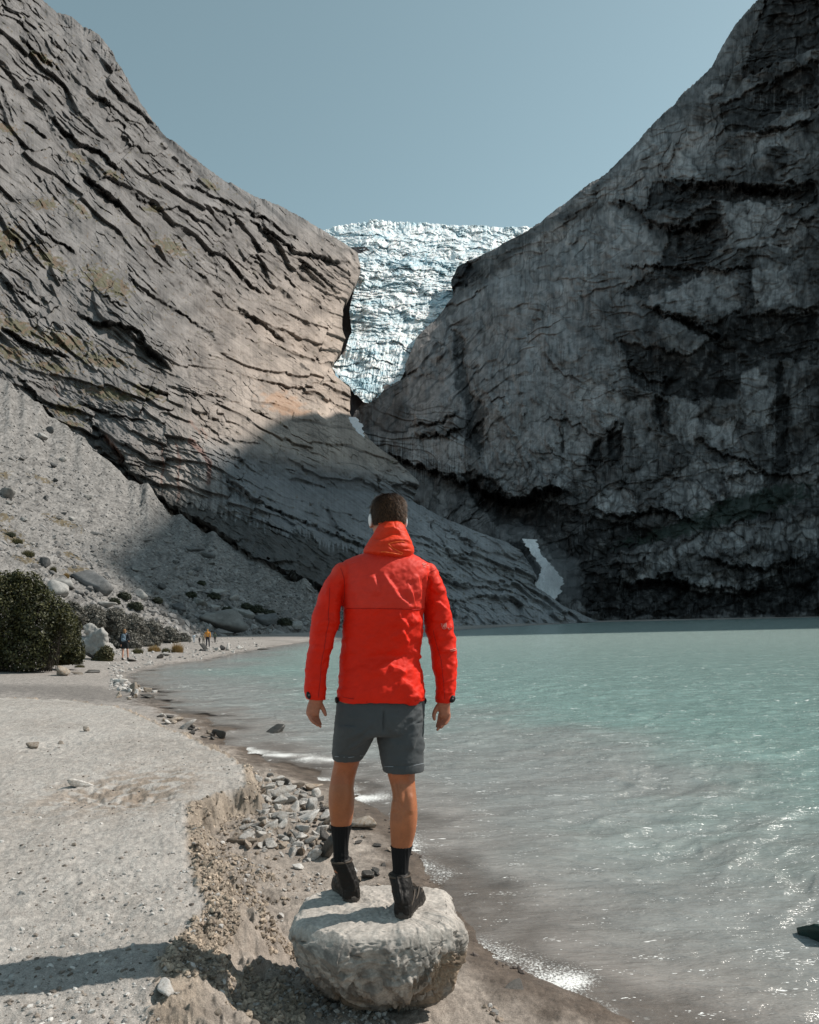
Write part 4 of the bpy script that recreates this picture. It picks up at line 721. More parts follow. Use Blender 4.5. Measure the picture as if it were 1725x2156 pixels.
NAMED = [(655, 1712, 36, M_ST, 'upright pale grey stone with a rounded top standing in the cobble pile', 1.25, .10), (645, 1738, 46, M_ST, 'broad pale stone lying under the upright rounded one in the cobble pile', .8, .15),
 (771, 1745, 38, M_STW, 'pointed grey brown stone alone on wet sand between his calves', 1.35, .1), (660, 1812, 36, M_ST, 'pale rounded cobble at the lower end of the pile near the left sock', 1.0, .12), (688, 1808, 34, M_WET, 'dark rounded stone touching the left sock in the picture', 1.2, .12),
 (628, 1831, 26, M_ST, 'small white flat stone below the cobble pile', .7, .2), (700, 1750, 20, M_WET, 'small dark stone beside the left calf', .9, .2),
 (576, 1543, 40, M_WET, 'black pointed rock sticking out of the shallow water', 1.0, .15), (467, 1555, 20, M_WET, 'small dark triangular stone at the washed shore beyond the bank', 1.3, .2),
 (168, 1660, 54, M_ST, 'long flat pale stone lying on the sand bank beside a brown hollow', .55, .25), (342, 2092, 40, M_ST, 'rounded grey stone lying in the shadow at the foot of the bank', .75, .2),
 (458, 2138, 22, M_STW, 'small dark stone on the sunlit sand below the shadow', 1.0, .2), (280, 1455, 28, M_STW, 'larger dark brown rock of the little point behind the bank', 1.2, .15), (252, 1440, 22, M_ST, 'pale rounded rock of the little point behind the bank', 1.0, .2),
 (312, 1469, 22, M_WET, 'wet dark stone at the tip of the little point', .9, .2), (127, 1423, 38, M_STW, 'light boulder at the right foot of the big dark bush', 1.0, .2), (200, 1417, 22, M_WET, 'low dark stone on the sand right of the boulder under the bush', .5, .2), (160, 1420, 24, M_STW, 'flat brown stone between the bush boulder and the low dark stone', .5, .2),
 (274, 1393, 18, M_WET, 'flat dark stone at the feet of the woman with the backpack', .5, .2), (345, 1381, 16, M_ST, 'pale upright stone in the orange grass', 1.0, .2), (335, 1395, 18, M_WET, 'dark stone in the shallow water below the orange grass', .6, .2), (563, 1368, 26, M_WET, 'flat dark rock in the water off the far beach', .45, .2),
 (730, 1878, 26, M_WET, 'wet dark stone just behind the big boulder', .8, .25), (772, 1852, 36, M_WET, 'cluster stone with pale edges behind the boulder between the boots', .9, .2), (746, 1842, 20, M_ST, 'small pale upright stone behind the boulder between the boots', 1.2, .2), (792, 1836, 18, M_WET, 'small flat wet stone behind the boulder nearest the right boot', .6, .2),
 (366, 1519, 28, M_STW, 'brown grey stone on the edge of the bank near the washed stones', .8, .2), (352, 1524, 18, M_ST, 'small pale stone left of the brown grey one on the bank edge', .8, .2), (386, 1535, 22, M_ST, 'pale stone at the waterside right of the brown grey one', .7, .2), (402, 1531, 16, M_STW, 'little brown stone at the outer end of the row beside the bank', .9, .2),
 (1088, 2083, 46, M_WET, 'flat black wet stone half buried in the wet sand right of the boulder', .18, .05), (1700, 1968, 70, None, 'dark green submerged rock at the right edge of the picture', .5, .2), (64, 1574, 22, M_STW, 'dark little clod shaped stone on the left of the sand bank', .8, .2), (180, 1540, 20, M_STW, 'dark pointed stone in the middle of the sand bank', .9, .2), (126, 1567, 14, M_STW, 'tiny dark pointed stone left of the long flat one', .9, .2), (156, 1782, 12, M_STW, 'tiny brown stone on open sand below the long flat one', .9, .2), (45, 1883, 18, M_ST, 'small pale stone on open sand at the left edge', .7, .3)]
M_MOSS = stone_mat('mossy_wet_stone', (.02, .045, .038), (.5, .5, .5), rough=.3)
for i, (px, py, w, m, lab, fl, sk) in enumerate(NAMED):
    if m is None: xx, yy = G(px, py, 0); stone(xx+.12, yy, .14, M_MOSS, lab, z=-.06, flat=.55, k=4)
    else: pstone(px, py, w, m, lab, flat=fl, sink=sk, k=i*5, cat='stone')
# cobble pile between bank and water
random.seed(21); PILE = [(535, 1632), (600, 1640), (660, 1668), (690, 1700), (705, 1760), (690, 1800), (640, 1820), (590, 1790), (540, 1800), (505, 1780), (500, 1740), (545, 1720), (548, 1680)]
cnt = 0; placed = []
while cnt < 190:
    px, py = random.uniform(495, 712), random.uniform(1628, 1832)
    if not inside(np.array([px]), np.array([py]), PILE)[0]: continue
    w = random.choice((9, 11, 13, 15, 17, 20, 24, 29)); 
    if any(abs(px-a) < (w+c)*.36 and abs(py-b) < (w+c)*.24 for a, b, c in placed): 
        if random.random() < .93: continue
    placed.append((px, py, w)); m = random.choice((M_COB, M_COB, M_COB, M_COBW)) if px < 660+random.uniform(-20, 20) and not (py < 1668 and px > 600) else random.choice((M_COBD, M_COB, M_COBW, M_COBD))
    lab = ('tiny ' if w < 12 else 'small ' if w < 16 else 'fist sized ' if w < 22 else 'large ')+{M_COB.name: 'pale grey cobble', M_COBW.name: 'brown cobble', M_COBD.name: 'dark wet cobble'}[m.name]+(' at the far end' if py < 1680 else ' in the middle' if py < 1745 else ' at the near end')+(' and bank side' if px < 590 else ' and water side')+' of the cobble pile'
    pstone(px, py, w, m, lab, group='cobbles piled between bank and water', cat='cobble', sink=random.uniform(-.1, .25), flat=random.uniform(.75, 1.1), tilt=.7); cnt += 1
for n_, (x0, y0, x1, y1, ws, ms) in enumerate([(240, 1448, 320, 1474, (7, 9, 12, 15), (M_COB, M_COBW, M_COBD)), (335, 1508, 450, 1562, (7, 9, 12, 14), (M_COB, M_COBW, M_COBD)), (395, 1368, 520, 1378, (5, 7, 10, 13), (M_COB, M_COB, M_COBD)), (715, 1770, 830, 1870, (6, 8, 11, 14), (M_COBD, M_COBD, M_COBW)), (540, 1800, 620, 1900, (7, 9, 12), (M_COBW, M_COB)), (345, 1930, 540, 2130, (6, 8, 10, 14), (M_COB, M_COBW))]):
    where = ('on the little point behind the bank', 'along the washed end of the bank', 'on the far beach by the walkers', 'on the wet sand behind the boulder', 'on the slope below the cobble pile', 'at the crumbling foot of the bank')[n_]
    for q in range((16, 18, 18, 12, 10, 16)[n_]):
        px = random.uniform(x0, x1); f_ = (px-x0)/(x1-x0); py = random.uniform(y0, y1) if n_ != 1 else 1506+f_*50+random.uniform(-6, 10)
        w = random.choice(ws); mm_ = random.choice(ms); pstone(px, py, w, mm_, ('tiny ' if w < 9 else 'small ')+{M_COB.name: 'pale', M_COBW.name: 'brown', M_COBD.name: 'dark wet'}[mm_.name]+' stone '+where, group='small stones '+where, cat='stone', sink=.2, tilt=.5)

# ---- gravel and soil crumbs: too many to count
def scatter(name, pts, sizes, mat, kinds=4, sub=1, flat=.75, seed=0, cols=None, normal=None):
    g = np.random.default_rng(seed); Vs, Fs, Cs = [], [], []; n = 0
    for k in range(kinds):
        V, Fc = rock_shape(1500+k+seed, sub, 9, 10, 1, .9, flat, .02); idx = np.arange(k, len(pts), kinds)
        if not len(idx): continue
        a = g.uniform(0, 6.28, len(idx)); c, s = np.cos(a), np.sin(a); t = g.uniform(-.5, .5, len(idx)); ct, st = np.cos(t), np.sin(t)
        X = V[None, :, 0]*c[:, None]-V[None, :, 1]*s[:, None]; Y = V[None, :, 0]*s[:, None]+V[None, :, 1]*c[:, None]; Z = V[None, :, 2]*ct[:, None]+X*st[:, None]
        Q = np.stack([X, Y, Z], -1)*sizes[idx][:, None, None]+pts[idx][:, None, :]
        Vs.append(Q.reshape(-1, 3)); Fs.append((Fc[None]+(np.arange(len(idx))*len(V))[:, None, None]+n).reshape(-1, 3)); n += len(idx)*len(V)
        Cs.append(np.repeat(cols[idx], len(V), 0))
    me = mesh_np(name, np.concatenate(Vs), np.concatenate(Fs), np.concatenate(Cs), smooth=False)
    return tag(link(name, me, mat), kind='stuff')
M_GRV = simple_mat('gravel_grain', attr=True, rough=.85, scale=60, var=.2, bump=.3, bdist=.002)
def on_ground(n, box, zref, cond, seed, lo, hi, power=2.5):
    g = np.random.default_rng(seed); px = g.uniform(box[0], box[2], n); py = box[1]+(box[3]-box[1])*g.random(n)**.8
    dx = (px-CX)/F; dz = (HY-py)/F; Y = (zref-EYE)/(-dx*sr+dz*cr); X = (dx*cr+dz*sr)*Y
    z, s, b = ground_h(X, Y); k = cond(X, Y, s, b); X, Y, z = X[k], Y[k], z[k]
    sz = lo+(hi-lo)*g.random(len(X))**power; tone = g.uniform(.5, 1.35, len(X))[:, None]
    return np.stack([X, Y, z+sz*.15], -1), sz, tone, s[k], b[k]
pts, sz, tone, s_, b_ = on_ground(3200, (0, 1480, 560, 2156), .5, lambda X, Y, s, b: (b > -.02) & (fbm(X*1.2, Y*1.2, 2, 850) > -.25), 31, .003, .014, 4)
cols = np.where(RNG.random(len(sz))[:, None] < .35, np.array([[.20, .17, .145]]), np.array([[.40, .385, .365]]))*tone
scatter('gravel', pts, sz, M_GRV, seed=1, cols=np.clip(cols, .03, .6))
pts, sz, tone, s_, b_ = on_ground(9000, (340, 1600, 1100, 2156), .2, lambda X, Y, s, b: (b < 0) & (s > .03) & (fbm(X*2.2, Y*2.2, 3, 851) > -.1+.5*sst(-.5, -1.1, b)), 32, .004, .020, 3)
wetk = sst(.5, .15, s_)[:, None]; cols = (np.where(RNG.random(len(sz))[:, None] < .5, np.array([[.25, .20, .16]]), np.array([[.37, .35, .33]]))*(1-wetk)+np.array([[.10, .08, .07]])*wetk)*tone
scatter('gravel', pts, sz, M_GRV, seed=2, cols=np.clip(cols, .02, .6))
pts, sz, tone, s_, b_ = on_ground(15000, (330, 1600, 640, 2156), .25, lambda X, Y, s, b: (b < .03) & (b > -.55) & (s > .1) & (fbm(X*3, Y*3, 3, 852)+.9*sst(-.5, -.1, b) > .25), 33, .004, .016, 3.0)
scatter('soil_crumbs', pts, sz, simple_mat('soil', attr=True, rough=.95, scale=90, var=.4, bump=.9, bdist=.006), seed=3, sub=2, cols=np.clip(np.array([[.33, .268, .21]])*tone, .05, .5))
pts, sz, tone, s_, b_ = on_ground(2600, (230, 1345, 560, 1440), .3, lambda X, Y, s, b: (s > .1) & (Y > 20), 34, .02, .11, 3)
scatter('gravel', pts, sz, M_GRV, seed=4, cols=np.clip(np.array([[.38, .36, .34]])*tone, .05, .55))

# ---- rubble on the scree, and its boulders
def sheet_pt(Wd, u, v):
    nr, nc = Wd.shape[:2]; return Wd[int(np.clip(v*(nr-1), 0, nr-1)), int(np.clip(u*(nc-1), 0, nc-1))]
g = np.random.default_rng(77); n = 16000; u = g.random(n); v = g.random(n)**1.25; I = (v*(SW.shape[0]-1)).astype(int); J = (u*(SW.shape[1]-1)).astype(int)
pts = SW[I, J]; sz = (.10+1.5*g.random(n)**9*(1.15-v)+.35*g.random(n)**4)*(pts[:, 1]/110)*.9
cols = np.array([[.215, .205, .198]])*g.uniform(.5, 1.35, n)[:, None]
scatter('scree_rubble', pts, sz*.55, simple_mat('rubble', attr=True, rough=.9, scale=3, var=.25, bump=.5, bdist=.05), seed=5, cols=np.clip(cols, .05, .6))
def near_sheet(px, py):
    a = (px-CX)/F; b = (HY-py)/F; X = SW[..., 0]/SW[..., 1]; Z = (SW[..., 2]-EYE)/SW[..., 1]
    tx = a*cr+b*sr; tz = -a*sr+b*cr; k = np.argmin((X-tx)**2+(Z-tz)**2); return SW.reshape(-1, 3)[k]
BL = [(462, 1322, 84, M_BLD, 'huge grey boulder in the shade at the foot of the scree', .62), (214, 1250, 54, M_DRK, 'dark rounded boulder in shade at the edge of the sunlit scree', .7), (126, 1256, 46, M_BLD, 'bright sunlit slab above the right end of the big dark bush', .9), (140, 1236, 36, M_BLD, 'pale block leaning above the sunlit slab', .8), (18, 1048, 34, M_BLD, 'grey boulder high on the scree at the left edge', .8), (96, 1190, 24, M_DRK, 'dark boulder alone on the sunlit scree above the bush', .9), (88, 925, 24, M_BLD, 'small grey block near the top of the scree', .8), (106, 912, 20, M_DRK, 'little dark block beside the grey one near the top of the scree', .8),
      (520, 1300, 40, M_BLD, 'grey boulder right of the huge shaded one', .6), (560, 1318, 44, M_DRK, 'dark boulder near the waterside end of the scree', .6), (585, 1345, 46, M_BLD, 'pale flat boulder at the waterside end of the scree', .4), (420, 1276, 28, M_BLD, 'middling boulder above the huge shaded one', .8), (380, 1290, 30, M_DRK, 'dark boulder left of the huge shaded one', .8), (300, 1262, 26, M_BLD, 'grey boulder in the shade above the grey shrubs', .7), (340, 1240, 22, M_DRK, 'dark small boulder in the shade halfway along the scree foot', .8), (452, 1250, 26, M_BLD, 'pale small boulder in the shade above the huge one', .7), (495, 1262, 22, M_BLD, 'small boulder in the shade right of centre of the scree foot', .8), (95, 1052, 12, M_DRK, 'tiny dark rock in the middle of the sunlit scree', .9), (117, 1014, 12, M_DRK, 'tiny dark rock higher on the sunlit scree', .9), (400, 1160, 18, M_DRK, 'dark rock just below the overhang in the shade', .7), (445, 1175, 22, M_DRK, 'second dark rock just below the overhang, further right', .7), (620, 1325, 30, M_BLD, 'shaded boulder beside the left sleeve of the red jacket', .6)]
for i, (px, py, w, m, lab, fl) in enumerate(BL):
    q = near_sheet(px, py); r = w*.5*q[1]/F; stone(q[0], q[1], r, m, lab, cat='boulder', z=q[2], k=i*7+1, flat=fl*1.3, sink=.15, name='boulder', tilt=.2)
g = random.Random(5)
for i in range(120):
    px = g.uniform(0, 640); py = g.uniform(1180, 1345) if px > 200 else g.uniform(900, 1230); q = near_sheet(px, py); w = 5+13*g.random()**3
    stone(q[0], q[1], w*.5*q[1]/F, g.choice((M_BLD, M_BLD, M_DRK)), ('pebble like' if w < 6 else 'small' if w < 9 else 'larger')+' block lying on the '+('upper' if py < 1050 else 'middle' if py < 1180 else 'lower')+' scree '+('in the shade' if px > 230 else 'in the sun')+(' near its left edge' if px < 110 else ' left of the middle' if px < 320 else ' right of the middle' if px < 480 else ' near the water'), cat='rock', group='blocks scattered over the scree', z=q[2], k=i, flat=1., sink=.15, name='rock')
# the big pale boulder by the woman
V, Fc = rock_shape(4242, 5, 9, 7, 1, 1, 1, .06)
def custom_boulder(name, px0, px1, py0, py1, Y, seed, label, top=None, mat=M_BLD):
    V, Fc = rock_shape(seed, 5, 10, 7, 1, .9, 1, .05); x0, _, zb = W(px0, py1, Y); x1, _, _ = W(px1, py1, Y); zt = W(px0, py0, Y)[2]
    V = V-np.array([(V[:, 0].min()+V[:, 0].max())/2, 0, V[:, 2].min()]); V[:, 0] *= (x1-x0)/np.ptp(V[:, 0]); V[:, 2] *= (zt-zb)/V[:, 2].max(); V[:, 1] *= (x1-x0)*.8/np.ptp(V[:, 1])
    h = V[:, 2]/(zt-zb)
    if top: V[:, 2] = np.where(h > .78, (zt-zb)*(.78+(h-.78)*.35), V[:, 2]); V[:, 2] *= (zt-zb)/V[:, 2].max(); h = V[:, 2]/(zt-zb); V[:, 0] = V[:, 0]*(1-top[0]*h)+top[1]*h*(x1-x0)
    a = np.arctan2(V[:, 1], V[:, 0]); V[:, :2] *= (1+.05*np.minimum(fbm(a*5, V[:, 2]*.6, 4, 900), .1))[:, None]
    o = link(name, mesh_np(name, V, Fc), mat); o.location = ((x0+x1)/2, Y, zb-.15); return tag(o, label, 'boulder')
def gpos(px, py, z=.2):
    x, y = G(px, py, z)
    for _ in range(6): z = .5*z+.5*gh(x, y); x, y = G(px, py, z)
    return x, y, gh(x, y)

# ================================================================ BUSHES
def leaf_mat(name, a, b, rough=.55, tr=.25):
    t = NT(name); p = t.n('BsdfPrincipled'); at = t.n('Attribute', attribute_name='tone'); m = t.n('MixRGB'); t.l(at.outputs['Fac'], m.inputs[0]); m.inputs[1].default_value = (*a, 1); m.inputs[2].default_value = (*b, 1)
    v = coordv(t); c = mulc(t, m.outputs[0], ramp(t, noise(t, 1.5, 3, .5, v), .3, .7, g1(.75), g1(1.2))); t.l(c, p.inputs['Base Color']); p.inputs['Roughness'].default_value = rough
    tl = t.n('BsdfTranslucent'); t.l(c, tl.inputs[0]); ms = t.n('MixShader'); ms.inputs[0].default_value = tr; t.l(p.outputs[0], ms.inputs[1]); t.l(tl.outputs[0], ms.inputs[2]); t.l(ms.outputs[0], t.out.inputs[0]); return t.m
def leaves(lobes, n, size, seed, shell=.45, asp=.5, up=.0):
    g = np.random.default_rng(seed); wts = np.array([l[3]*l[4]*l[5] for l in lobes])**.7; idx = g.choice(len(lobes), n, p=wts/wts.sum()); L = np.array(lobes, float)[idx]
    d = g.normal(size=(n, 3)); d /= np.linalg.norm(d, axis=1, keepdims=True); r = (1-shell*g.random(n)**1.6)
    lump = 1+.30*n3(d, 2.6, seed % 60+1)+.20*n3(d, 6, seed % 60+9)
    C = L[:, :3]+d*L[:, 3:6]*(r*lump)[:, None]; C[:, 2] = np.maximum(C[:, 2], .02)
    N = d+g.normal(size=(n, 3))*.8; N[:, 2] += .3; N /= np.linalg.norm(N, axis=1, keepdims=True)
    T = np.cross(N, g.normal(size=(n, 3))); T[:, 2] += up; T /= np.linalg.norm(T, axis=1, keepdims=True); B = np.cross(N, T)
    s = size*g.uniform(.6, 1.35, n)[:, None]
    q = np.stack([C-T*s, C+B*s*asp+N*s*.12, C+T*s, C-B*s*asp+N*s*.12], 1); V = q.reshape(-1, 3); Fq = np.arange(4*n).reshape(-1, 4)
    tone = np.repeat(np.clip(g.random(n)**1.5, 0, 1), 4); return V, Fq, tone
def twigs(lobes, n, seed, r0=.03, base=(0, 0, 0), spread=.5):
    g = np.random.default_rng(seed); Vs, Fs = [], []; k = 0
    for i in range(n):
        l = lobes[g.integers(len(lobes))]; d = g.normal(size=3); d /= np.linalg.norm(d); d[2] = abs(d[2]); e_ = np.array(l[:3])+d*np.array(l[3:6])*g.uniform(.6, 1.02)
        b = np.array([l[0]*.6+g.normal()*spread*.3, l[1]*.6+.25*abs(l[4])+g.normal()*spread*.2, 0]); m = 6; tt = np.linspace(0, 1, m)[:, None]; bow = np.array([0, 0, 1.0])*np.linalg.norm(e_-b)*.12
        C = b*(1-tt)+e_*tt+bow*np.sin(tt*np.pi)+g.normal(size=(m, 3))*.03*np.linalg.norm(e_-b)*tt; rad = r0*(1-.85*tt[:, 0])
        a = np.array([0, 2.09, 4.19]); ring = np.stack([np.cos(a), np.sin(a), 0*a], -1); V = C[:, None]+ring[None]*rad[:, None, None]; Vs.append(V.reshape(-1, 3)); Fs.append(grid_faces(m, 3, True)+k); k += m*3
    return np.concatenate(Vs), np.concatenate(Fs)
M_TW = simple_mat('twig_bark', (.04, .032, .025), rough=.9, scale=30, bump=.3); M_GT = simple_mat('grey_bark', (.26, .24, .225), rough=.9, scale=30, bump=.3)
def bush(name, loc, lobes, n, size, mat, label, cat, seed, tw=40, twmat=M_TW, group=None, asp=.5, r0=.03, shell=.45):
    o = empty(name, loc); tag(o, label, cat, group)
    V, Fq, tone = leaves(lobes, n, size, seed, shell, asp); link('foliage', mesh_np('foliage', V, Fq, smooth=False, extra={'tone': tone}), mat, o)
    V, Fq = twigs(lobes, tw, seed+1, r0); link('branches', mesh_np('branches', V, Fq), twmat, o); return o
LF_D = leaf_mat('dark_leaf', (.020, .024, .008), (.11, .105, .035)); LF_G = leaf_mat('greyish_leaf', (.10, .095, .08), (.23, .215, .185)); LF_O = leaf_mat('autumn_grass_leaf', (.22, .13, .05), (.40, .27, .10)); LF_M = leaf_mat('olive_leaf', (.05, .05, .02), (.14, .12, .05)); LF_S = leaf_mat('deep_green_leaf', (.03, .035, .02), (.08, .085, .05))  # LF_S is a darker, greener leaf than the olive one
def pb(px, py, Y=None, z=None):
    if Y is None: return G(px, py, z)+(z,)
    return W(px, py, Y)
def blobs_px(spec, Y, org):
    out = []
    for px, py, rx, rz in spec:
        x, _, z = W(px, py, Y); out.append((x-org[0], 0+random.uniform(-.4, .4), z-org[2], rx*Y/F, rx*Y/F*.8, rz*Y/F))
    return out
random.seed(4)
o0 = W(40, 1415, 27); sp = [(-60, 1330, 70, 100), (10, 1290, 55, 80), (50, 1275, 40, 66), (-10, 1245, 45, 40), (90, 1300, 45, 75), (60, 1370, 60, 45), (120, 1320, 34, 56), (-30, 1380, 60, 40), (20, 1230, 35, 28), (128, 1290, 25, 34)]
sp += [(70, 1228, 20, 24), (95, 1248, 16, 20), (150, 1318, 16, 22), (-20, 1222, 26, 22), (45, 1216, 14, 16)]
bush('bush', o0, blobs_px(sp, 27, o0), 44000, .055, LF_D, 'big dark green leafy bush at the left edge of the beach', 'bush', 51, 110, r0=.016)
o0 = W(150, 1400, 28.5); bush('bush', o0, blobs_px([(140, 1345, 22, 50), (152, 1375, 20, 28), (118, 1385, 26, 26)], 28.5, o0), 13000, .05, LF_D, 'smaller dark bush in front of the pale split boulder, joined to the big one', 'bush', 52, 24, r0=.01)
o0 = W(220, 1398, 37); o0 = W(220, 1400, 35.4); bush('bush', o0, blobs_px([(208, 1384, 13, 13), (228, 1379, 15, 18), (218, 1391, 19, 8)], 35.4, o0), 5000, .06, LF_M, 'low olive bush at the right foot of the pale split boulder', 'bush', 53, 30)
sp = [(150, 1290, 22, 22, 44, 'grey leafy shrub filling the gap above the split boulder'), (190, 1300, 26, 26, 48, 'wide grey shrub behind the split boulder'), (238, 1310, 26, 30, 50, 'tall grey shrub behind the woman with the backpack'), (280, 1322, 26, 30, 54, 'grey shrub right of the woman with the backpack'), (318, 1332, 24, 26, 58, 'thick grey shrub above the orange grass'), (352, 1340, 20, 20, 62, 'fading grey shrub near the end of the thicket'), (383, 1347, 16, 13, 66, 'last low grey shrub before the walkers'), (262, 1350, 34, 22, 50, 'low grey brown shrub at the sand behind the woman'), (310, 1355, 26, 18, 54, 'low grey brown shrub behind the orange grass')]
for i, (px, py, rx, rz, Y, lab) in enumerate(sp):
    o0 = W(px, py+rz, Y); bush('shrub', o0, blobs_px([(px, py, rx, rz), (px-rx*.6, py+rz*.35, rx*.6, rz*.6), (px+rx*.6, py+rz*.35, rx*.6, rz*.6)], Y, o0), 7500, .085, LF_G, lab, 'shrub', 60+i, 160, M_GT, 'grey shrubs behind the beach', r0=.02, shell=.6)
for i, (px, py, w, h, Y, m, lab) in enumerate([(290, 1376, 22, 14, 47, LF_M, 'olive grass tuft beside the woman with the backpack'), (325, 1372, 24, 16, 52, LF_O, 'orange grass tuft in the middle of the row'), (374, 1374, 22, 24, 58, LF_O, 'tall orange grass tuft nearest the far walkers'), (350, 1374, 16, 12, 55, LF_M, 'low green grass tuft before the tall orange one'), (20, 1412, 40, 8, 26, LF_M, 'low green grass under the left of the big bush'), (95, 1410, 26, 8, 26, LF_M, 'low green grass under the right of the big bush'), (168, 1405, 20, 7, 30, LF_M, 'little green grass patch right of the bush boulder'), (60, 1170, 26, 14, 80, LF_M, 'dark bush on the scree above the big bush'), (35, 1143, 26, 12, 95, LF_M, 'dark scrub higher on the scree at the left'), (22, 1128, 22, 10, 100, LF_S, 'green scrub highest on the left of the scree'), (112, 1205, 12, 14, 75, LF_M, 'small olive bush on the scree above the sunlit slab'), (140, 1215, 10, 10, 72, LF_O, 'small yellow tuft beside the olive bush on the scree')]):
    if Y > 65: q = near_sheet(px, py); o0 = tuple(q); Y = q[1]
    else: o0 = gpos(px, py); Y = o0[1]
    g = np.random.default_rng(300+i); n = 900; a = g.uniform(0, 6.28, n); rr = np.sqrt(g.random(n))*w*.5*Y/F; hh = h*Y/F*g.uniform(.4, 1.1, n)*(1-.4*(rr/(w*.5*Y/F))**2); wd = .5*Y/F
    bx, by = np.cos(a)*rr, np.sin(a)*rr*.7; lx, ly = g.normal(size=n)*hh*.25, g.normal(size=n)*hh*.25; b2 = g.uniform(0, 3.14, n)
    q0 = np.stack([bx-np.cos(b2)*wd, by-np.sin(b2)*wd, 0*bx-.1], -1); q1 = np.stack([bx+np.cos(b2)*wd, by+np.sin(b2)*wd, 0*bx-.1], -1); q2 = np.stack([bx+lx, by+ly, hh], -1)
    V = np.stack([q0, q1, q2], 1).reshape(-1, 3); o = link('scrub' if Y > 65 else 'grass_tuft', mesh_np('tuft', V, np.arange(3*n).reshape(-1, 3), smooth=False, extra={'tone': np.repeat(g.random(n), 3)}), m); o.location = o0; tag(o, lab, 'bush' if Y > 65 else 'grass tuft', None)
g = random.Random(9)
for i, (px, py, w) in enumerate([(262, 1262, 26), (285, 1284, 30), (330, 1270, 22), (402, 1258, 22), (450, 1262, 26), (478, 1290, 22), (540, 1290, 30), (562, 1302, 36), (240, 1272, 22), (520, 1282, 22), (600, 1318, 30), (424, 1232, 16)]):
    q = near_sheet(px, py); r = w*.5*q[1]/F
    bush('shrub', tuple(q), [(0, 0, r*.5, r, r*.8, r*.6), (r*.5, 0, r*.3, r*.6, r*.6, r*.45)], 1500, .14, LF_S, ('low' if w < 25 else 'wide')+' dark shrub at the shaded scree foot, '+('above the grey shrubs' if px < 300 else 'above the huge boulder' if px < 500 else 'right of the huge boulder'), 'shrub', 400+i, 12, group='dark shrubs among the shaded boulders', r0=.04)
# ================================================================ THE MAN IN THE RED JACKET
def E(cx, cy, Y): return np.array(W(589.6+cx*.2539, 1010.7+cy*.2539, Y))
def toC(V):                       # world -> coordinates of the enlarged view the outlines were read in
    a = V[:, 0]/V[:, 1]; b = (V[:, 2]-EYE)/V[:, 1]; return (CX+(a*cr-b*sr)*F-589.6)/.2539, (HY-(a*sr+b*cr)*F-1010.7)/.2539
def cubic(t, T, V):
    T = np.array(T, float); V = np.array(V, float); m = np.gradient(V, T, axis=0); i = np.clip(np.searchsorted(T, t)-1, 0, len(T)-2); h = (T[i+1]-T[i]); s = (t-T[i])/h
    s_ = s[:, None]; h_ = h[:, None]; h00 = 2*s_**3-3*s_**2+1; h10 = s_**3-2*s_**2+s_; h01 = -2*s_**3+3*s_**2; h11 = s_**3-s_**2
    return h00*V[i]+h10*h_*m[i]+h01*V[i+1]+h11*h_*m[i+1]
def loft(rows, n=72, step=7, ex=.92, inset=0.0):
    """rows: (cy, x left, x right, Y centre, half thickness); closed surface"""
    rows = sorted(rows); T = [r[0] for r in rows]; R = np.array([r[1:5] for r in rows], float); t = np.arange(T[0], T[-1]+.1, step, dtype=float); Q = cubic(t, T, R)
    a = np.linspace(0, 2*np.pi, n, endpoint=False); c, s = np.cos(a), np.sin(a); c = np.sign(c)*np.abs(c)**ex; s = np.sign(s)*np.abs(s)**ex; out = []
    for k in range(len(t)):
        l = E(Q[k, 0], t[k], Q[k, 2]); r = E(Q[k, 1], t[k], Q[k, 2]); m = (l+r)/2; hx = (r-l)/2; w = np.linalg.norm(hx); hx = hx*max(w-inset, .004)/w
        out.append(m+c[:, None]*hx+s[:, None]*np.array([0, max(Q[k, 3]-inset, .004), 0]))
    P = np.array(out); nr = len(t); V = np.r_[P.reshape(-1, 3), [P[0].mean(0)], [P[-1].mean(0)]]; Fq = grid_faces(nr, n, True).tolist()
    a0, b0 = nr*n, nr*n+1; Ft = [[a0, j, (j+1) % n] for j in range(n)]+[[b0, (nr-1)*n+(j+1) % n, (nr-1)*n+j] for j in range(n)]
    Tr = [[q[0], q[2], q[1]] for q in Fq]+[[q[0], q[3], q[2]] for q in Fq]; return V, np.array(Tr+[[f[0], f[1], f[2]] for f in Ft])
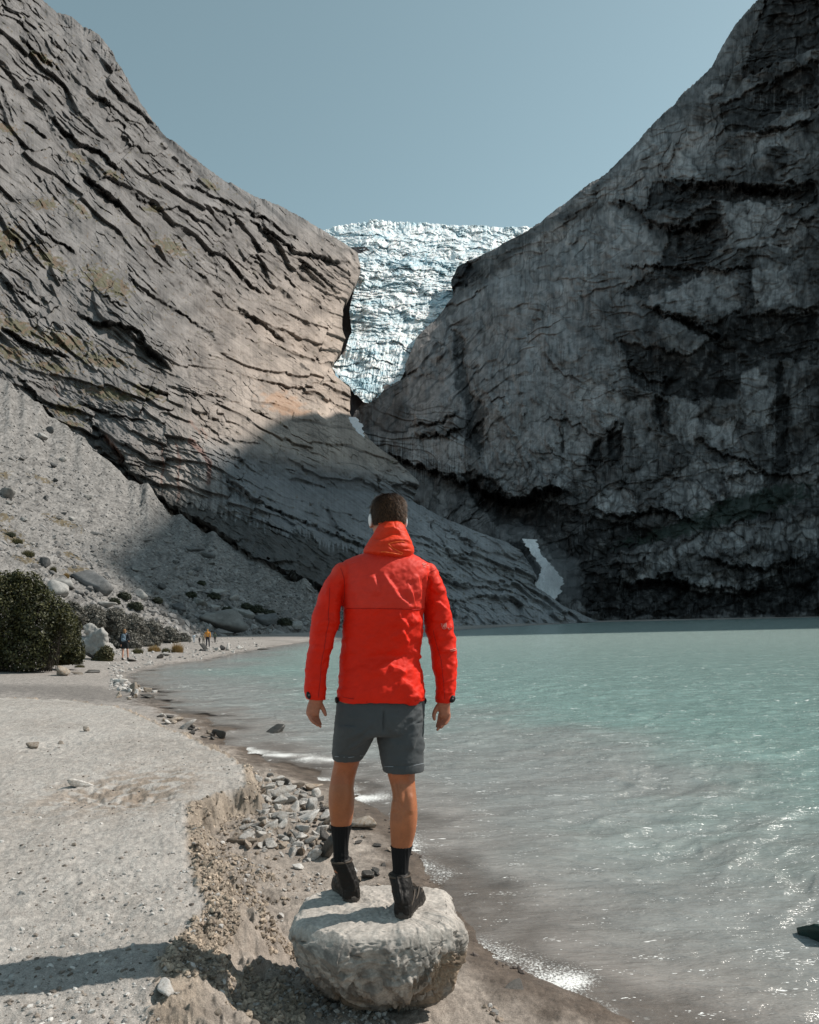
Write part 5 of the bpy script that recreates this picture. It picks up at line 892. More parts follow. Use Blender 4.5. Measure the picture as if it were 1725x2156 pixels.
def tube(pts, rad, n=14, flat=1.0, caps=True):
    P = np.array(pts, float); m = len(P); rad = np.array(rad, float)*np.ones(m); k = max(2, (m-1)*5+1); tt = np.linspace(0, m-1, k); C = cubic(tt, np.arange(m), np.c_[P, rad]); P, rad = C[:, :3], C[:, 3]
    if caps:
        e0 = P[0]+(P[0]-P[1])/np.linalg.norm(P[0]-P[1])*rad[0]*.75; e1 = P[-1]+(P[-1]-P[-2])/np.linalg.norm(P[-1]-P[-2])*rad[-1]*.75
        m0 = P[0]*.45+e0*.55; m1 = P[-1]*.45+e1*.55; P = np.r_[[e0], [m0], P, [m1], [e1]]; rad = np.r_[rad[0]*.25, rad[0]*.75, rad, rad[-1]*.75, rad[-1]*.25]
    T = np.gradient(P, axis=0); T /= np.linalg.norm(T, axis=1, keepdims=True); up = np.array([0, 1., 0.05]); A = np.cross(T, up); A /= np.linalg.norm(A, axis=1, keepdims=True)+1e-9; B = np.cross(T, A)
    a = np.linspace(0, 2*np.pi, n, endpoint=False); Q = P[:, None]+(np.cos(a)[None, :, None]*A[:, None]+flat*np.sin(a)[None, :, None]*B[:, None])*rad[:, None, None]
    nr = len(P); V = np.r_[Q.reshape(-1, 3), [P[0]], [P[-1]]]; Fq = grid_faces(nr, n, True); a0, b0 = nr*n, nr*n+1
    Tr = np.r_[Fq[:, [0, 2, 1]], Fq[:, [0, 3, 2]], np.array([[a0, j, (j+1) % n] for j in range(n)]), np.array([[b0, (nr-1)*n+(j+1) % n, (nr-1)*n+j] for j in range(n)])]; return V, Tr
def ell(c, r, rot=None, sub=3):
    V, Fc = IC[sub]; V = V*np.array(r)
    if rot is not None: V = V@np.array(rot.to_matrix()).T
    return V+np.array(c), Fc
def cat(parts):
    Vs, Fs, n = [], [], 0
    for V, Fc in parts: Vs.append(V); Fs.append(Fc+n); n += len(V)
    return np.concatenate(Vs), np.concatenate(Fs)
def fuse(parts, vox, smooth=3, fac=.5):
    V, Fc = cat(parts); me = mesh_np('tmp', V, Fc)
    bm = bmesh.new(); bm.from_mesh(me); bmesh.ops.recalc_face_normals(bm, faces=bm.faces); bm.to_mesh(me); bm.free()
    o = bpy.data.objects.new('tmp', me); COL.objects.link(o); m = o.modifiers.new('r', 'REMESH'); m.mode = 'VOXEL'; m.voxel_size = vox; m.use_smooth_shade = True
    if smooth: q = o.modifiers.new('s', 'SMOOTH'); q.iterations = smooth; q.factor = fac
    dg = bpy.context.evaluated_depsgraph_get(); r = bpy.data.meshes.new_from_object(o.evaluated_get(dg)); bpy.data.objects.remove(o); bpy.data.meshes.remove(me)
    r.polygons.foreach_set('use_smooth', np.ones(len(r.polygons), bool)); return r
def getV(me): V = np.empty(len(me.vertices)*3, np.float32); me.vertices.foreach_get('co', V); return V.reshape(-1, 3).astype(float)
def getN(me): V = np.empty(len(me.vertices)*3, np.float32); me.vertex_normals.foreach_get('vector', V); return V.reshape(-1, 3).astype(float)
def setV(me, V): me.vertices.foreach_set('co', np.ascontiguousarray(V, np.float32).ravel()); me.update()
def setcol(me, col): c = np.ones((len(me.vertices), 4), np.float32); c[:, :3] = col; at = me.color_attributes.new('Col', 'FLOAT_COLOR', 'POINT'); at.data.foreach_set('color', c.ravel())
def fold(cx, cy, pts, w, A, ends=True, side=0):
    d, sd, tt = seg_dist(cx, cy, pts); w_ = w*(1+.0*tt); s = d*sd; tp = (sst(0, .25, tt)*sst(1, .7, tt)) if ends else 1
    if side: return A*tp*np.where(s*side > 0, np.exp(-(d/(w_*2.4))**2), np.exp(-(d/(w_*.55))**2))
    return A*tp*np.exp(-(d/w_)**2)
def stroke_on(V, N, pts, rad, off=.0006, back=True):
    """a thin raised line laid on a surface along a drawn path"""
    cx, cy = toC(V); q = smooth_line([(a, b) for a, b in pts], max(3, int(sum(math.dist(pts[i], pts[i+1]) for i in range(len(pts)-1))/14)+2)); m = N[:, 1] < -.0; idx = np.where(m)[0]; P = []
    for a, b in q:
        d = (cx[idx]-a)**2+(cy[idx]-b)**2; k = idx[np.argsort(d)[:6]]; w = 1/(d[np.argsort(d)[:6]]+2); Y = (V[k, 1]*w).sum()/w.sum(); P.append(E(a, b, Y-off))
    return tube(P, rad, 6)
def Q2(rows): return [(r[0]+1824,)+tuple(r[1:]) for r in rows]
MAN = empty('person', (-.12, 3.3, .57)); tag(MAN, 'man in a red hooded jacket and grey shorts seen from behind on the big boulder', 'person')
def child(name, me, mat, par=MAN, label=None):
    o = link(name, me, mat, par); o.matrix_parent_inverse = Matrix.Translation((.12, -3.3, -.57)); 
    if par is not MAN: o.matrix_parent_inverse = Matrix.Identity(4)
    if label: o['label'] = label
    return o
YB = 3.32
# outlines of the clothed man
TORSO = [(575, 830, 960, YB-.015, .055), (600, 745, 1050, YB-.01, .085), (630, 640, 1125, YB, .105), (660, 560, 1190, YB, .120), (700, 500, 1245, YB, .135), (760, 480, 1268, YB, .150), (850, 488, 1248, YB, .156), (960, 510, 1215, YB, .158), (1080, 524, 1192, YB, .152), (1200, 526, 1184, YB, .143), (1320, 520, 1178, YB+.005, .134), (1420, 508, 1168, YB+.008, .130), (1480, 500, 1164, YB+.008, .130), (1580, 494, 1180, YB+.004, .138), (1700, 484, 1196, YB, .146), (1790, 474, 1210, YB, .150), (1828, 478, 1206, YB, .147)]
SL_L = [(690, 490, 580, YB, .050), (720, 455, 600, YB, .072), (770, 425, 600, YB, .084), (850, 380, 560, YB, .085), (930, 340, 528, YB, .082), (1000, 310, 512, YB, .079), (1080, 285, 503, YB, .076), (1150, 266, 498, YB, .074), (1230, 252, 478, YB, .072), (1300, 248, 458, YB+.002, .069), (1400, 238, 428, YB, .064), (1500, 222, 405, YB-.004, .060), (1600, 208, 388, YB-.008, .055), (1700, 204, 378, YB-.012, .050), (1780, 208, 374, YB-.015, .045), (1814, 226, 372, YB-.016, .042)]
SL_R = [(690, 1180, 1262, YB, .050), (715, 1160, 1292, YB, .072), (770, 1150, 1325, YB, .084), (850, 1170, 1352, YB, .085), (930, 1192, 1388, YB, .082), (1000, 1200, 1408, YB, .079), (1080, 1206, 1428, YB, .076), (1150, 1208, 1446, YB, .074), (1230, 1216, 1462, YB, .072), (1300, 1236, 1474, YB+.002, .069), (1400, 1262, 1482, YB, .064), (1500, 1272, 1484, YB-.004, .060), (1600, 1286, 1482, YB-.008, .055), (1700, 1298, 1476, YB-.012, .050), (1800, 1300, 1466, YB-.015, .045), (1862, 1304, 1446, YB-.016, .042)]
LEG_L = Q2([(-20, 480, 800, YB, .10), (100, 475, 790, YB+.01, .098), (250, 462, 760, YB+.02, .088), (380, 455, 715, YB+.03, .076), (470, 455, 678, YB+.035, .066), (520, 452, 662, YB+.035, .060), (570, 440, 645, YB+.035, .057), (640, 425, 624, YB+.03, .057), (720, 412, 612, YB+.025, .060), (800, 405, 616, YB+.025, .061), (880, 407, 615, YB+.03, .058), (960, 415, 606, YB+.045, .051), (1040, 426, 590, YB+.06, .044), (1140, 440, 572, YB+.075, .038), (1240, 446, 564, YB+.082, .037), (1330, 446, 572, YB+.085, .042), (1420, 450, 578, YB+.09, .046)])
LEG_R = Q2([(-20, 800, 1185, YB, .10), (100, 808, 1180, YB, .098), (250, 825, 1172, YB-.01, .088), (400, 858, 1150, YB-.02, .078), (520, 880, 1128, YB-.025, .070), (600, 890, 1120, YB-.03, .064), (660, 905, 1120, YB-.03, .061), (720, 922, 1124, YB-.04, .062), (800, 934, 1132, YB-.05, .064), (900, 921, 1140, YB-.058, .064), (1000, 912, 1138, YB-.062, .060), (1100, 916, 1124, YB-.06, .053), (1200, 922, 1098, YB-.055, .046), (1300, 934, 1074, YB-.055, .040), (1400, 940, 1060, YB-.055, .038), (1500, 935, 1065, YB-.055, .042), (1590, 925, 1060, YB-.055, .048)])
HEAD = [(128, 895, 935, YB+.03, .03), (134, 858, 968, YB+.03, .055), (146, 826, 995, YB+.028, .074), (165, 802, 1018, YB+.026, .087), (195, 784, 1036, YB+.025, .096), (240, 774, 1045, YB+.025, .101), (290, 772, 1046, YB+.026, .101), (340, 776, 1040, YB+.028, .097), (385, 784, 1028, YB+.034, .090), (430, 800, 1014, YB+.044, .080), (470, 818, 1000, YB+.045, .068), (510, 822, 998, YB+.03, .062), (560, 810, 1008, YB+.015, .066), (620, 780, 1040, YB+.005, .075)]
def hand(cs, palm, dy):
    pr = [loft([(r[0], r[1], r[2], YB-.018+dy, r[3]) for r in palm], 36, 5)]
    for ch in cs: pr.append(tube([E(p[0], p[1], YB-.018+dy+p[2]*.001) for p in ch[0]], ch[1], 14))
    return pr
HL = hand([([(234, 1905, -6), (236, 1940, -9), (252, 1975, -14), (274, 2002, -20)], [.0085, .0078, .0072, .0058]), ([(258, 1910, 0), (262, 1955, -2), (284, 1996, -8), (304, 2020, -15)], [.009, .0083, .0076, .006]), ([(283, 1912, 8), (290, 1962, 8), (312, 2004, 2), (329, 2031, -6)], [.009, .0085, .0078, .006]), ([(306, 1905, 17), (314, 1950, 20), (327, 1988, 17), (336, 2010, 10)], [.009, .0083, .0075, .006]), ([(325, 1838, 4), (348, 1872, 8), (364, 1906, 8), (373, 1938, 2)], [.0125, .0105, .0092, .0068])],
          [(1790, 240, 350, .022), (1815, 236, 352, .021), (1850, 224, 340, .018), (1890, 215, 326, .016), (1925, 214, 320, .013), (1942, 220, 314, .008)], 0)
HR = hand([([(1412, 1952, -6), (1410, 1985, -9), (1396, 2016, -14), (1372, 2042, -20)], [.0085, .0078, .0072, .0058]), ([(1389, 1958, 0), (1385, 2000, -2), (1364, 2040, -8), (1338, 2068, -15)], [.009, .0083, .0076, .006]), ([(1365, 1962, 8), (1360, 2008, 8), (1339, 2050, 2), (1308, 2086, -6)], [.009, .0085, .0078, .006]), ([(1344, 1955, 17), (1338, 1998, 20), (1325, 2034, 17), (1312, 2060, 10)], [.009, .0083, .0075, .006]), ([(1322, 1888, 4), (1300, 1924, 8), (1287, 1962, 8), (1289, 2000, 2)], [.0125, .0105, .0092, .0068])],
          [(1840, 1316, 1424, .022), (1865, 1312, 1424, .021), (1900, 1318, 1424, .018), (1938, 1326, 1425, .016), (1972, 1332, 1424, .013), (1988, 1338, 1416, .008)], 0)
ears = [ell(E(768, 345, YB+.035), (.010, .020, .033), None, 3), ell(E(1050, 350, YB+.035), (.010, .020, .033), None, 3), ell(E(764, 320, YB+.03), (.008, .012, .014), None, 2), ell(E(1054, 325, YB+.03), (.008, .012, .014), None, 2)]
face = [tube([E(908, 300, YB+.122), E(908, 345, YB+.134), E(908, 372, YB+.142)], [.008, .011, .014], 10), ell(E(908, 430, YB+.112), (.026, .012, .009)), ell(E(908, 470, YB+.10), (.028, .022, .020)), ell(E(908, 285, YB+.116), (.055, .012, .012)), ell(E(860, 345, YB+.10), (.024, .022, .02)), ell(E(956, 345, YB+.10), (.024, .022, .02)), tube([E(885, 418, YB+.124), E(908, 416, YB+.128), E(931, 418, YB+.124)], [.003, .005, .003], 8), tube([E(887, 428, YB+.122), E(908, 430, YB+.126), E(929, 428, YB+.122)], [.003, .005, .003], 8)]
def feet(x0, z0, y0, ax, L, w):   # bare foot inside the boot
    d = np.array([ax[0], ax[1], 0]); d /= np.linalg.norm(d); o = np.array([x0, y0, z0]); return [tube([o+d*.065+[0, 0, .09], o+d*.07+[0, 0, .05], o+d*(L*.6)+[0, 0, .035], o+d*(L*.92)+[0, 0, .022]], [.026, .028, .026, .014], 16)]
BL_O = np.array([-.280, 3.365, .572]); BL_D = np.array([-.34, .92, 0]); BL_D /= np.linalg.norm(BL_D)
BR_O = np.array([-.062, 3.165, .573]); BR_D = np.array([.28, .94, 0]); BR_D /= np.linalg.norm(BR_D)
skin = fuse([loft(TORSO, inset=.022), loft(SL_L, inset=.022), loft(SL_R, inset=.022), loft(LEG_L), loft(LEG_R), loft(HEAD, step=5)]+HL+HR+ears+face+feet(*BL_O[[0, 2, 1]], BL_D[:2], .25, .04)+feet(*BR_O[[0, 2, 1]], BR_D[:2], .25, .04), .0032, 2)
V = getV(skin); N = getN(skin); cx, cy = toC(V); cy2 = cy-1824; bk = N[:, 1] < .3
d = 0
for pts, w, A in (([(650, 520), (600, 600), (575, 680)], 16, -.0035), ([(490, 540), (470, 640)], 14, .003), ([(520, 560), (535, 700), (525, 860), (500, 960)], 26, -.0035), ([(470, 700), (455, 820), (470, 920)], 26, .004), ([(575, 720), (580, 820), (560, 900)], 22, .003), ([(1010, 640), (1000, 760), (1010, 880)], 20, .004), ([(960, 640), (985, 780), (990, 930)], 9, -.004), ([(1070, 640), (1080, 720)], 14, .003), ([(1040, 720), (1035, 860), (1020, 960)], 16, -.003), ([(1090, 760), (1095, 880), (1080, 960)], 24, .0045), ([(950, 820), (950, 940)], 22, .0035), ([(1005, 950), (1010, 1100), (1000, 1220)], 22, .003)):
    d = d+fold(cx, cy2, pts, w, A)*bk
for pts in ([(236, 1925), (262, 1932)], [(262, 1932), (290, 1935)], [(290, 1932), (314, 1926)], [(270, 1960), (250, 1965)], [(1345, 1975), (1368, 1982)], [(1368, 1982), (1392, 1978)], [(1392, 1976), (1414, 1970)]): d = d+fold(cx, cy, pts, 4, -.0012)*bk
V = V+N*np.asarray(d)[:, None]; setV(skin, V)
zn = lambda f, s_: fbm(V[:, 0]*f+V[:, 1]*f*.7, V[:, 2]*f-V[:, 1]*f*.5, 3, s_)
col = np.array([.36, .122, .048])*(1+.07*zn(18, 950))[:, None]; col = np.where((cy2 < 700)[:, None] & (cy2 > 400)[:, None], col*np.array([1.04, .92, .88]), col); hm = (cy > 1780) & (cy < 2110) & ((cx < 400) | (cx > 1250)); col = np.where(hm[:, None], np.array([.40, .15, .085])*(1+.1*zn(60, 951))[:, None], col)
hd = (cy < 560) & (cx > 700) & (cx < 1120); col = np.where(hd[:, None], np.array([.42, .21, .14]), col); setcol(skin, col)
t = NT('skin'); v = coordv(t); p = t.n('BsdfPrincipled'); t.l(p.outputs[0], t.out.inputs[0]); at = t.n('Attribute', attribute_name='Col'); n1 = noise(t, 130, 4, .6, v); n2 = noise(t, 14, 3, .5, v)
t.l(mulc(t, mulc(t, at.outputs['Color'], ramp(t, n1, .3, .7, g1(.90), g1(1.08))), ramp(t, n2, .3, .7, g1(.88), g1(1.08))), p.inputs['Base Color']); p.inputs['Roughness'].default_value = .5; p.inputs['Subsurface Weight'].default_value = .12; p.inputs['Subsurface Radius'].default_value = (.012, .004, .002); p.inputs['Subsurface Scale'].default_value = 1.0
b = t.n('Bump'); b.inputs['Strength'].default_value = .25; b.inputs['Distance'].default_value = .0015; t.l(n1, b.inputs['Height']); t.l(b.outputs[0], p.inputs['Normal'])
child('body', skin, t.m)
M_EYE = simple_mat('eye_white', (.8, .8, .78), rough=.2, scale=10, var=.02, bump=0); M_IR = simple_mat('iris', (.06, .04, .02), rough=.15, scale=80, var=.2, bump=0)
for ex_ in (880, 936):
    eo = child('eye', mesh_np('eye', *ell(E(ex_, 318, YB+.112), (.011, .011, .010))), M_EYE); io = link('iris', mesh_np('iris', *ell(E(ex_, 318, YB+.1205), (.005, .003, .005))), M_IR, eo)
# ---- fabrics
def cloth_mat(name, base=None, attr=False, rough=.6, weave=900, b1v=.25, sheen=.0, var=.06):
    t = NT(name); v = coordv(t); p = t.n('BsdfPrincipled'); t.l(p.outputs[0], t.out.inputs[0]); n1 = noise(t, weave, 2, .5, v); n2 = noise(t, 26, 5, .65, v); n3_ = noise(t, 4, 3, .5, v)
    src = t.n('Attribute', attribute_name='Col').outputs['Color'] if attr else base
    c = mulc(t, mulc(t, mulc(t, src, ramp(t, n1, .3, .7, g1(1-var*1.5), g1(1+var))), ramp(t, n2, .3, .7, g1(1-var), g1(1+var))), ramp(t, n3_, .3, .7, g1(1-var), g1(1+var))); t.l(c, p.inputs['Base Color'])
    p.inputs['Roughness'].default_value = rough; p.inputs['Sheen Weight'].default_value = sheen; p.inputs['Specular IOR Level'].default_value = .2
    b = t.n('Bump'); b.inputs['Strength'].default_value = b1v; b.inputs['Distance'].default_value = .0006; t.l(n1, b.inputs['Height']); b2 = t.n('Bump'); b2.inputs['Strength'].default_value = .18; b2.inputs['Distance'].default_value = .004; t.l(n2, b2.inputs['Height']); t.l(b.outputs[0], b2.inputs['Normal']); t.l(b2.outputs[0], p.inputs['Normal']); return t.m
M_RED = cloth_mat('red_shell', attr=True, rough=.62, sheen=.0); M_HOOD = cloth_mat('orange_red_shell', (.68, .040, .010), rough=.6, sheen=0); M_BLK = cloth_mat('black_trim', (.012, .012, .013), rough=.5); M_SHORT = cloth_mat('grey_shorts', (.062, .068, .072), rough=.75, sheen=.05); M_SOCK = cloth_mat('black_sock', (.010, .010, .011), rough=.9, weave=500, b1v=.6); M_SEAM = cloth_mat('dark_red_seam', (.42, .012, .008), rough=.6); M_LIN = cloth_mat('orange_lining', (.9, .14, .03), rough=.45); M_PALE = simple_mat('pale_print', (.62, .36, .30), rough=.6, scale=50, var=.1, bump=0)
# ---- jacket
jk = fuse([loft(TORSO), loft(SL_L), loft(SL_R)], .0042, 3)
V = getV(jk); N = getN(jk); cx, cy = toC(V); cx = cx+7*fbm(cx/50, cy/50, 3, 955); cy = cy+7*fbm(cx/50+5, cy/50, 3, 956); bk = sst(.35, -.1, N[:, 1]); on_t = sst(505, 540, cx)*sst(1205, 1180, cx); d = np.zeros(len(V))
for pts, w, A, sd in (([(770, 740), (830, 850), (900, 960), (990, 1040), (1080, 1075)], 30, .013, -1), ([(985, 840), (1015, 930), (1045, 1010), (1085, 1060)], 20, .011, -1), ([(1070, 760), (1100, 880), (1120, 980)], 24, .008, -1), ([(705, 770), (728, 870), (752, 965)], 22, .009, -1), ([(500, 700), (512, 760), (522, 830)], 14, .009, -1), ([(890, 1065), (930, 1140), (985, 1195), (1040, 1215)], 24, .012, -1), ([(1000, 1160), (1050, 1190), (1105, 1150)], 22, .010, 1), ([(935, 1230), (975, 1290), (1035, 1375)], 24, .012, -1), ([(1075, 1380), (1130, 1450), (1165, 1490)], 20, .008, -1), ([(840, 1555), (930, 1570), (1005, 1620)], 24, .011, -1), ([(930, 1640), (1000, 1700), (1060, 1770), (1150, 1830)], 28, .014, -1), ([(960, 1800), (1060, 1800), (1140, 1815)], 18, .007, -1),
                      ([(600, 1480), (760, 1465), (940, 1470), (1100, 1440)], 30, -.009, 0), ([(560, 1560), (700, 1590), (860, 1560)], 30, .006, 0), ([(520, 1300), (560, 1400), (600, 1460)], 26, .005, 0), ([(560, 820), (600, 960), (620, 1050)], 30, .004, 0), ([(1150, 780), (1170, 900), (1160, 1010)], 16, -.008, 0), ([(1120, 1100), (1150, 1250), (1120, 1380)], 24, .007, -1)):
    d += fold(cx, cy, pts, w*1.25, A*1.6, True, sd)*on_t
for pts, w, A, sd in (([(1215, 860), (1290, 930), (1385, 905)], 20, .010, 1), ([(1210, 780), (1250, 850), (1330, 860)], 18, .008, 1), ([(1240, 1000), (1310, 1020), (1425, 1120)], 20, .010, -1), ([(1230, 1140), (1300, 1170), (1420, 1150)], 22, .009, 1), ([(1300, 1200), (1370, 1240), (1450, 1210)], 18, .008, 1), ([(1270, 1330), (1370, 1310), (1470, 1290)], 18, .007, 1), ([(1290, 1430), (1390, 1425), (1480, 1405)], 14, .009, 1), ([(1310, 1580), (1400, 1560), (1470, 1500)], 22, .007, -1), ([(1320, 1700), (1390, 1690), (1465, 1640)], 18, .008, 1), ([(1330, 1790), (1400, 1780), (1455, 1760)], 14, .006, 1),
                      ([(400, 800), (370, 950), (375, 1060)], 20, .007, 0), ([(300, 1060), (380, 1100), (440, 1080)], 22, -.005, 0), ([(270, 1200), (350, 1170), (440, 1200)], 18, .007, 0), ([(260, 1290), (340, 1260), (430, 1300)], 18, -.006, 0), ([(250, 1380), (330, 1400), (420, 1370)], 16, .006, 0), ([(235, 1500), (320, 1530), (395, 1500)], 18, -.004, 0), ([(215, 1650), (300, 1660), (370, 1640)], 18, .004, 0), ([(345, 1250), (330, 1450), (300, 1700)], 14, .004, 0)):
    d += fold(cx, cy, pts, w*1.1, A*1.2, True, sd)*(1-on_t)
front = 1-bk; d *= np.maximum(bk, .0); d += .0042*fbm(cx/130+cy/300, cy/90, 3, 960)+.0006*fbm(cx/40, cy/30, 2, 961); arm = 1-sst(500, 530, cx)*sst(1215, 1190, cx); d += arm*.0014*fbm(cx/110, cy/44, 2, 962)*sst(1000, 1200, cy)
d += .004*np.exp(-((cy-1066)/5)**2)*on_t*-.5+.0016*sst(1066, 1062, cy)*on_t; V = V+N*d[:, None]; setV(jk, V)
up_ = sst(1069, 1063, cy)*on_t; base = np.array([.72, .018, .004]); upc = np.array([.66, .038, .022]); col = base*(1-up_[:, None])+upc*up_[:, None]; sh = (sst(900, 700, cy)*arm*.6)[:, None]; col = col*(1-sh)+np.array([.70, .06, .032])*sh; setcol(jk, col)  # sleeve shoulders lighter: sunlight put into the cloth colour
JK = child('jacket', jk, M_RED); N = getN(jk)
seams = cat([stroke_on(V, N, q, .0016) for q in ([(535, 1067), (700, 1066), (900, 1070), (1060, 1076), (1180, 1066)], [(470, 735), (505, 860), (516, 1000), (512, 1080)], [(1290, 730), (1215, 760), (1196, 900), (1196, 1040)], [(490, 1792), (650, 1838), (850, 1850), (1050, 1845), (1200, 1802)], [(375, 900), (370, 1200), (318, 1500), (296, 1790)], [(1262, 1250), (1330, 1500), (1362, 1830)])])
link('seam', mesh_np('seam', *seams), M_SEAM, JK)
for nm_, qs_ in (('shoulder_print', [[(1148, 690), (1156, 680), (1166, 688), (1158, 700), (1148, 692)], [(1170, 702), (1176, 684)], [(1184, 704), (1182, 688), (1194, 690)], [(1198, 706), (1210, 700)], [(1152, 712), (1172, 716)]]), ('sleeve_emblem', [[(1322, 1190), (1330, 1228), (1348, 1240), (1366, 1220), (1364, 1184)], [(1334, 1194), (1340, 1222)], [(1347, 1192), (1348, 1228)], [(1357, 1190), (1355, 1218)], [(1376, 1225), (1392, 1240), (1412, 1226)]]), ('sleeve_print', [[(1400, 1415), (1430, 1408), (1462, 1402)], [(1408, 1425), (1440, 1420), (1470, 1412)]])):
    link(nm_, mesh_np(nm_, *cat([stroke_on(V, N, q, .0011, .001) for q in qs_])), M_PALE, JK)
for (x0, y0, hy_, rx) in ((220, 1768, YB-.045, 18), (1428, 1826, YB-.05, 30)):
    cf = child('cuff_tab', fuse([ell(E(x0, y0, hy_), (rx*.00055, .014, .017)), ell(E(x0+(4 if x0 < 500 else -4), y0+14, hy_-.006), (rx*.0004, .010, .012))], .002, 1), M_BLK); link('button', mesh_np('button', *ell(E(x0, y0+2, hy_-.0135), (.0045, .003, .0045), None, 2)), simple_mat('button_grey', (.12, .12, .13), rough=.3), cf)
for (x0, y0) in ((460, 1812), (1203, 1836)): child('hem_toggle', fuse([ell(E(x0, y0, YB-.02), (.008, .02, .013)), ell(E(x0, y0+16, YB-.02), (.006, .015, .008))], .002, 1), M_BLK)
# ---- hood, collapsed round the neck
HOOD = [(326, 888, 930, YB-.035, .012), (334, 858, 965, YB-.036, .024), (352, 828, 992, YB-.036, .045), (390, 795, 1026, YB-.032, .070), (440, 768, 1052, YB-.026, .088), (490, 738, 1074, YB-.024, .100), (540, 706, 1092, YB-.026, .114), (580, 684, 1103, YB-.028, .122), (605, 684, 1100, YB-.028, .120), (628, 705, 1080, YB-.026, .108), (645, 745, 1045, YB-.022, .088), (655, 800, 1000, YB-.02, .05)]
hm_ = fuse([loft(HOOD, 96, 4, .98)], .003, 1); V = getV(hm_); N = getN(hm_); cx, cy = toC(V); bk = sst(.3, -.1, N[:, 1]); d = np.zeros(len(V))
for pts, w, A, sd in (([(735, 505), (800, 480), (870, 440), (930, 440), (980, 500)], 16, -.010, 0), ([(720, 540), (820, 520), (900, 500), (1000, 500), (1090, 530)], 14, .010, 1), ([(840, 530), (880, 575), (960, 605), (1060, 600)], 13, -.011, 0), ([(700, 590), (800, 600), (880, 610), (960, 622)], 12, .007, 0), ([(860, 545), (960, 575), (1070, 560)], 20, -.010, 0), ([(690, 610), (830, 632), (1000, 632), (1090, 600)], 14, .007, 0), ([(800, 420), (850, 400), (900, 395), (960, 430)], 14, .006, 0), ([(912, 330), (912, 420)], 5, -.002, 0), ([(770, 596), (800, 590), (850, 600)], 7, .006, 0)):
    d += fold(cx, cy, pts, w, A, True, sd)
V = V+N*(d*bk+.0012*fbm(cx/30, cy/20, 3, 970))[:, None]; setV(hm_, V); HO = child('hood', hm_, M_HOOD); N = getN(hm_)
link('piping', mesh_np('piping', *cat([stroke_on(V, N, q, .0022, .0008) for q in ([(838, 530), (880, 515), (960, 505), (985, 512)], [(838, 530), (870, 562), (930, 590), (968, 602), (962, 616), (900, 610), (800, 596), (778, 598)], [(800, 365), (860, 335), (912, 330), (965, 338), (1020, 372)])])), M_LIN, HO)
# ---- hair
hr = fuse([loft([(r[0]-3, r[1]-7, r[2]+7, r[3]-.003, r[4]+.005) for r in HEAD if r[0] <= 385], 64, 4)], .003, 1); V = getV(hr); cx, cy = toC(V)
bm = bmesh.new(); bm.from_mesh(hr); bm.verts.ensure_lookup_table(); kill = [v for v in bm.verts if (v.co.y > YB+.075 and toC(np.array([v.co]))[1][0] > 215) or toC(np.array([v.co]))[1][0] > 374 or (abs(toC(np.array([v.co]))[0][0]-909) > 112 and toC(np.array([v.co]))[1][0] > 318 and v.co.y > YB+.01)]
bmesh.ops.delete(bm, geom=kill, context='VERTS'); bm.to_mesh(hr); bm.free(); V = getV(hr); N = getN(hr); V = V+N*(.0016*fbm(V[:, 0]*90+V[:, 1]*60, V[:, 2]*60, 3, 980))[:, None]; setV(hr, V)
t = NT('dark_hair'); p = t.n('BsdfPrincipled'); at = t.n('Attribute', attribute_name='tone'); t.l(ramp(t, at.outputs['Fac'], 0, 1, (.018, .010, .006, 1), (.16, .085, .045, 1)), p.inputs['Base Color']); p.inputs['Roughness'].default_value = .6; p.inputs['Specular IOR Level'].default_value = .2; t.l(p.outputs[0], t.out.inputs[0]); M_HAIR = t.m
HA = child('hair', hr, M_HAIR); g = np.random.default_rng(12); k = g.choice(len(V), 15000); C = V[k]; Nn = getN(hr)[k]; crown = np.array([E(915, 140, YB-.02)]); fl = C-crown; fl -= Nn*(fl*Nn).sum(1, keepdims=True); fl /= np.linalg.norm(fl, axis=1, keepdims=True)+1e-6
sw = np.cross(Nn, fl); T = fl*.9+Nn*g.uniform(.15, .75, (len(k), 1))+sw*(.45+.3*g.normal(size=(len(k), 1))); T /= np.linalg.norm(T, axis=1, keepdims=True); Bn = np.cross(T, Nn); Bn /= np.linalg.norm(Bn, axis=1, keepdims=True); L = g.uniform(.006, .016, (len(k), 1))*np.where(C[:, 2:3] > EYE+.44, 1.3, .7); C = C-Nn*.001
st = np.stack([C-Bn*.0007, C+Bn*.0007, C+T*L], 1).reshape(-1, 3); link('strands', mesh_np('strands', st, np.arange(len(st)).reshape(-1, 3), extra={'tone': np.repeat(g.random(len(k))**1.6, 3)}), M_HAIR, HA)
# ---- pale headphones with a thin band
M_HP = simple_mat('pale_plastic', (.72, .73, .74), rough=.3, scale=30, var=.05, bump=0); M_HPB = simple_mat('band_metal', (.35, .34, .33), rough=.3, scale=30, var=.05, bump=0)
bd = tube([E(764, 330, YB+.045), E(768, 240, YB+.035), E(792, 168, YB+.02), (E(850, 128, YB+.01)), E(915, 116, YB+.005), E(975, 128, YB+.01), E(1030, 172, YB+.02), E(1052, 240, YB+.035), E(1056, 340, YB+.045)], .0021, 8)
HP = child('headphones', mesh_np('headphones', *bd), M_HPB)
for x0, x1 in ((762, 770), (1058, 1050)):
    c_ = link('ear_cup', fuse([ell(E(x0, 335, YB+.030), (.009, .024, .030)), ell(E(x1, 335, YB+.028), (.010, .018, .022))], .002, 2), M_HP, HP)
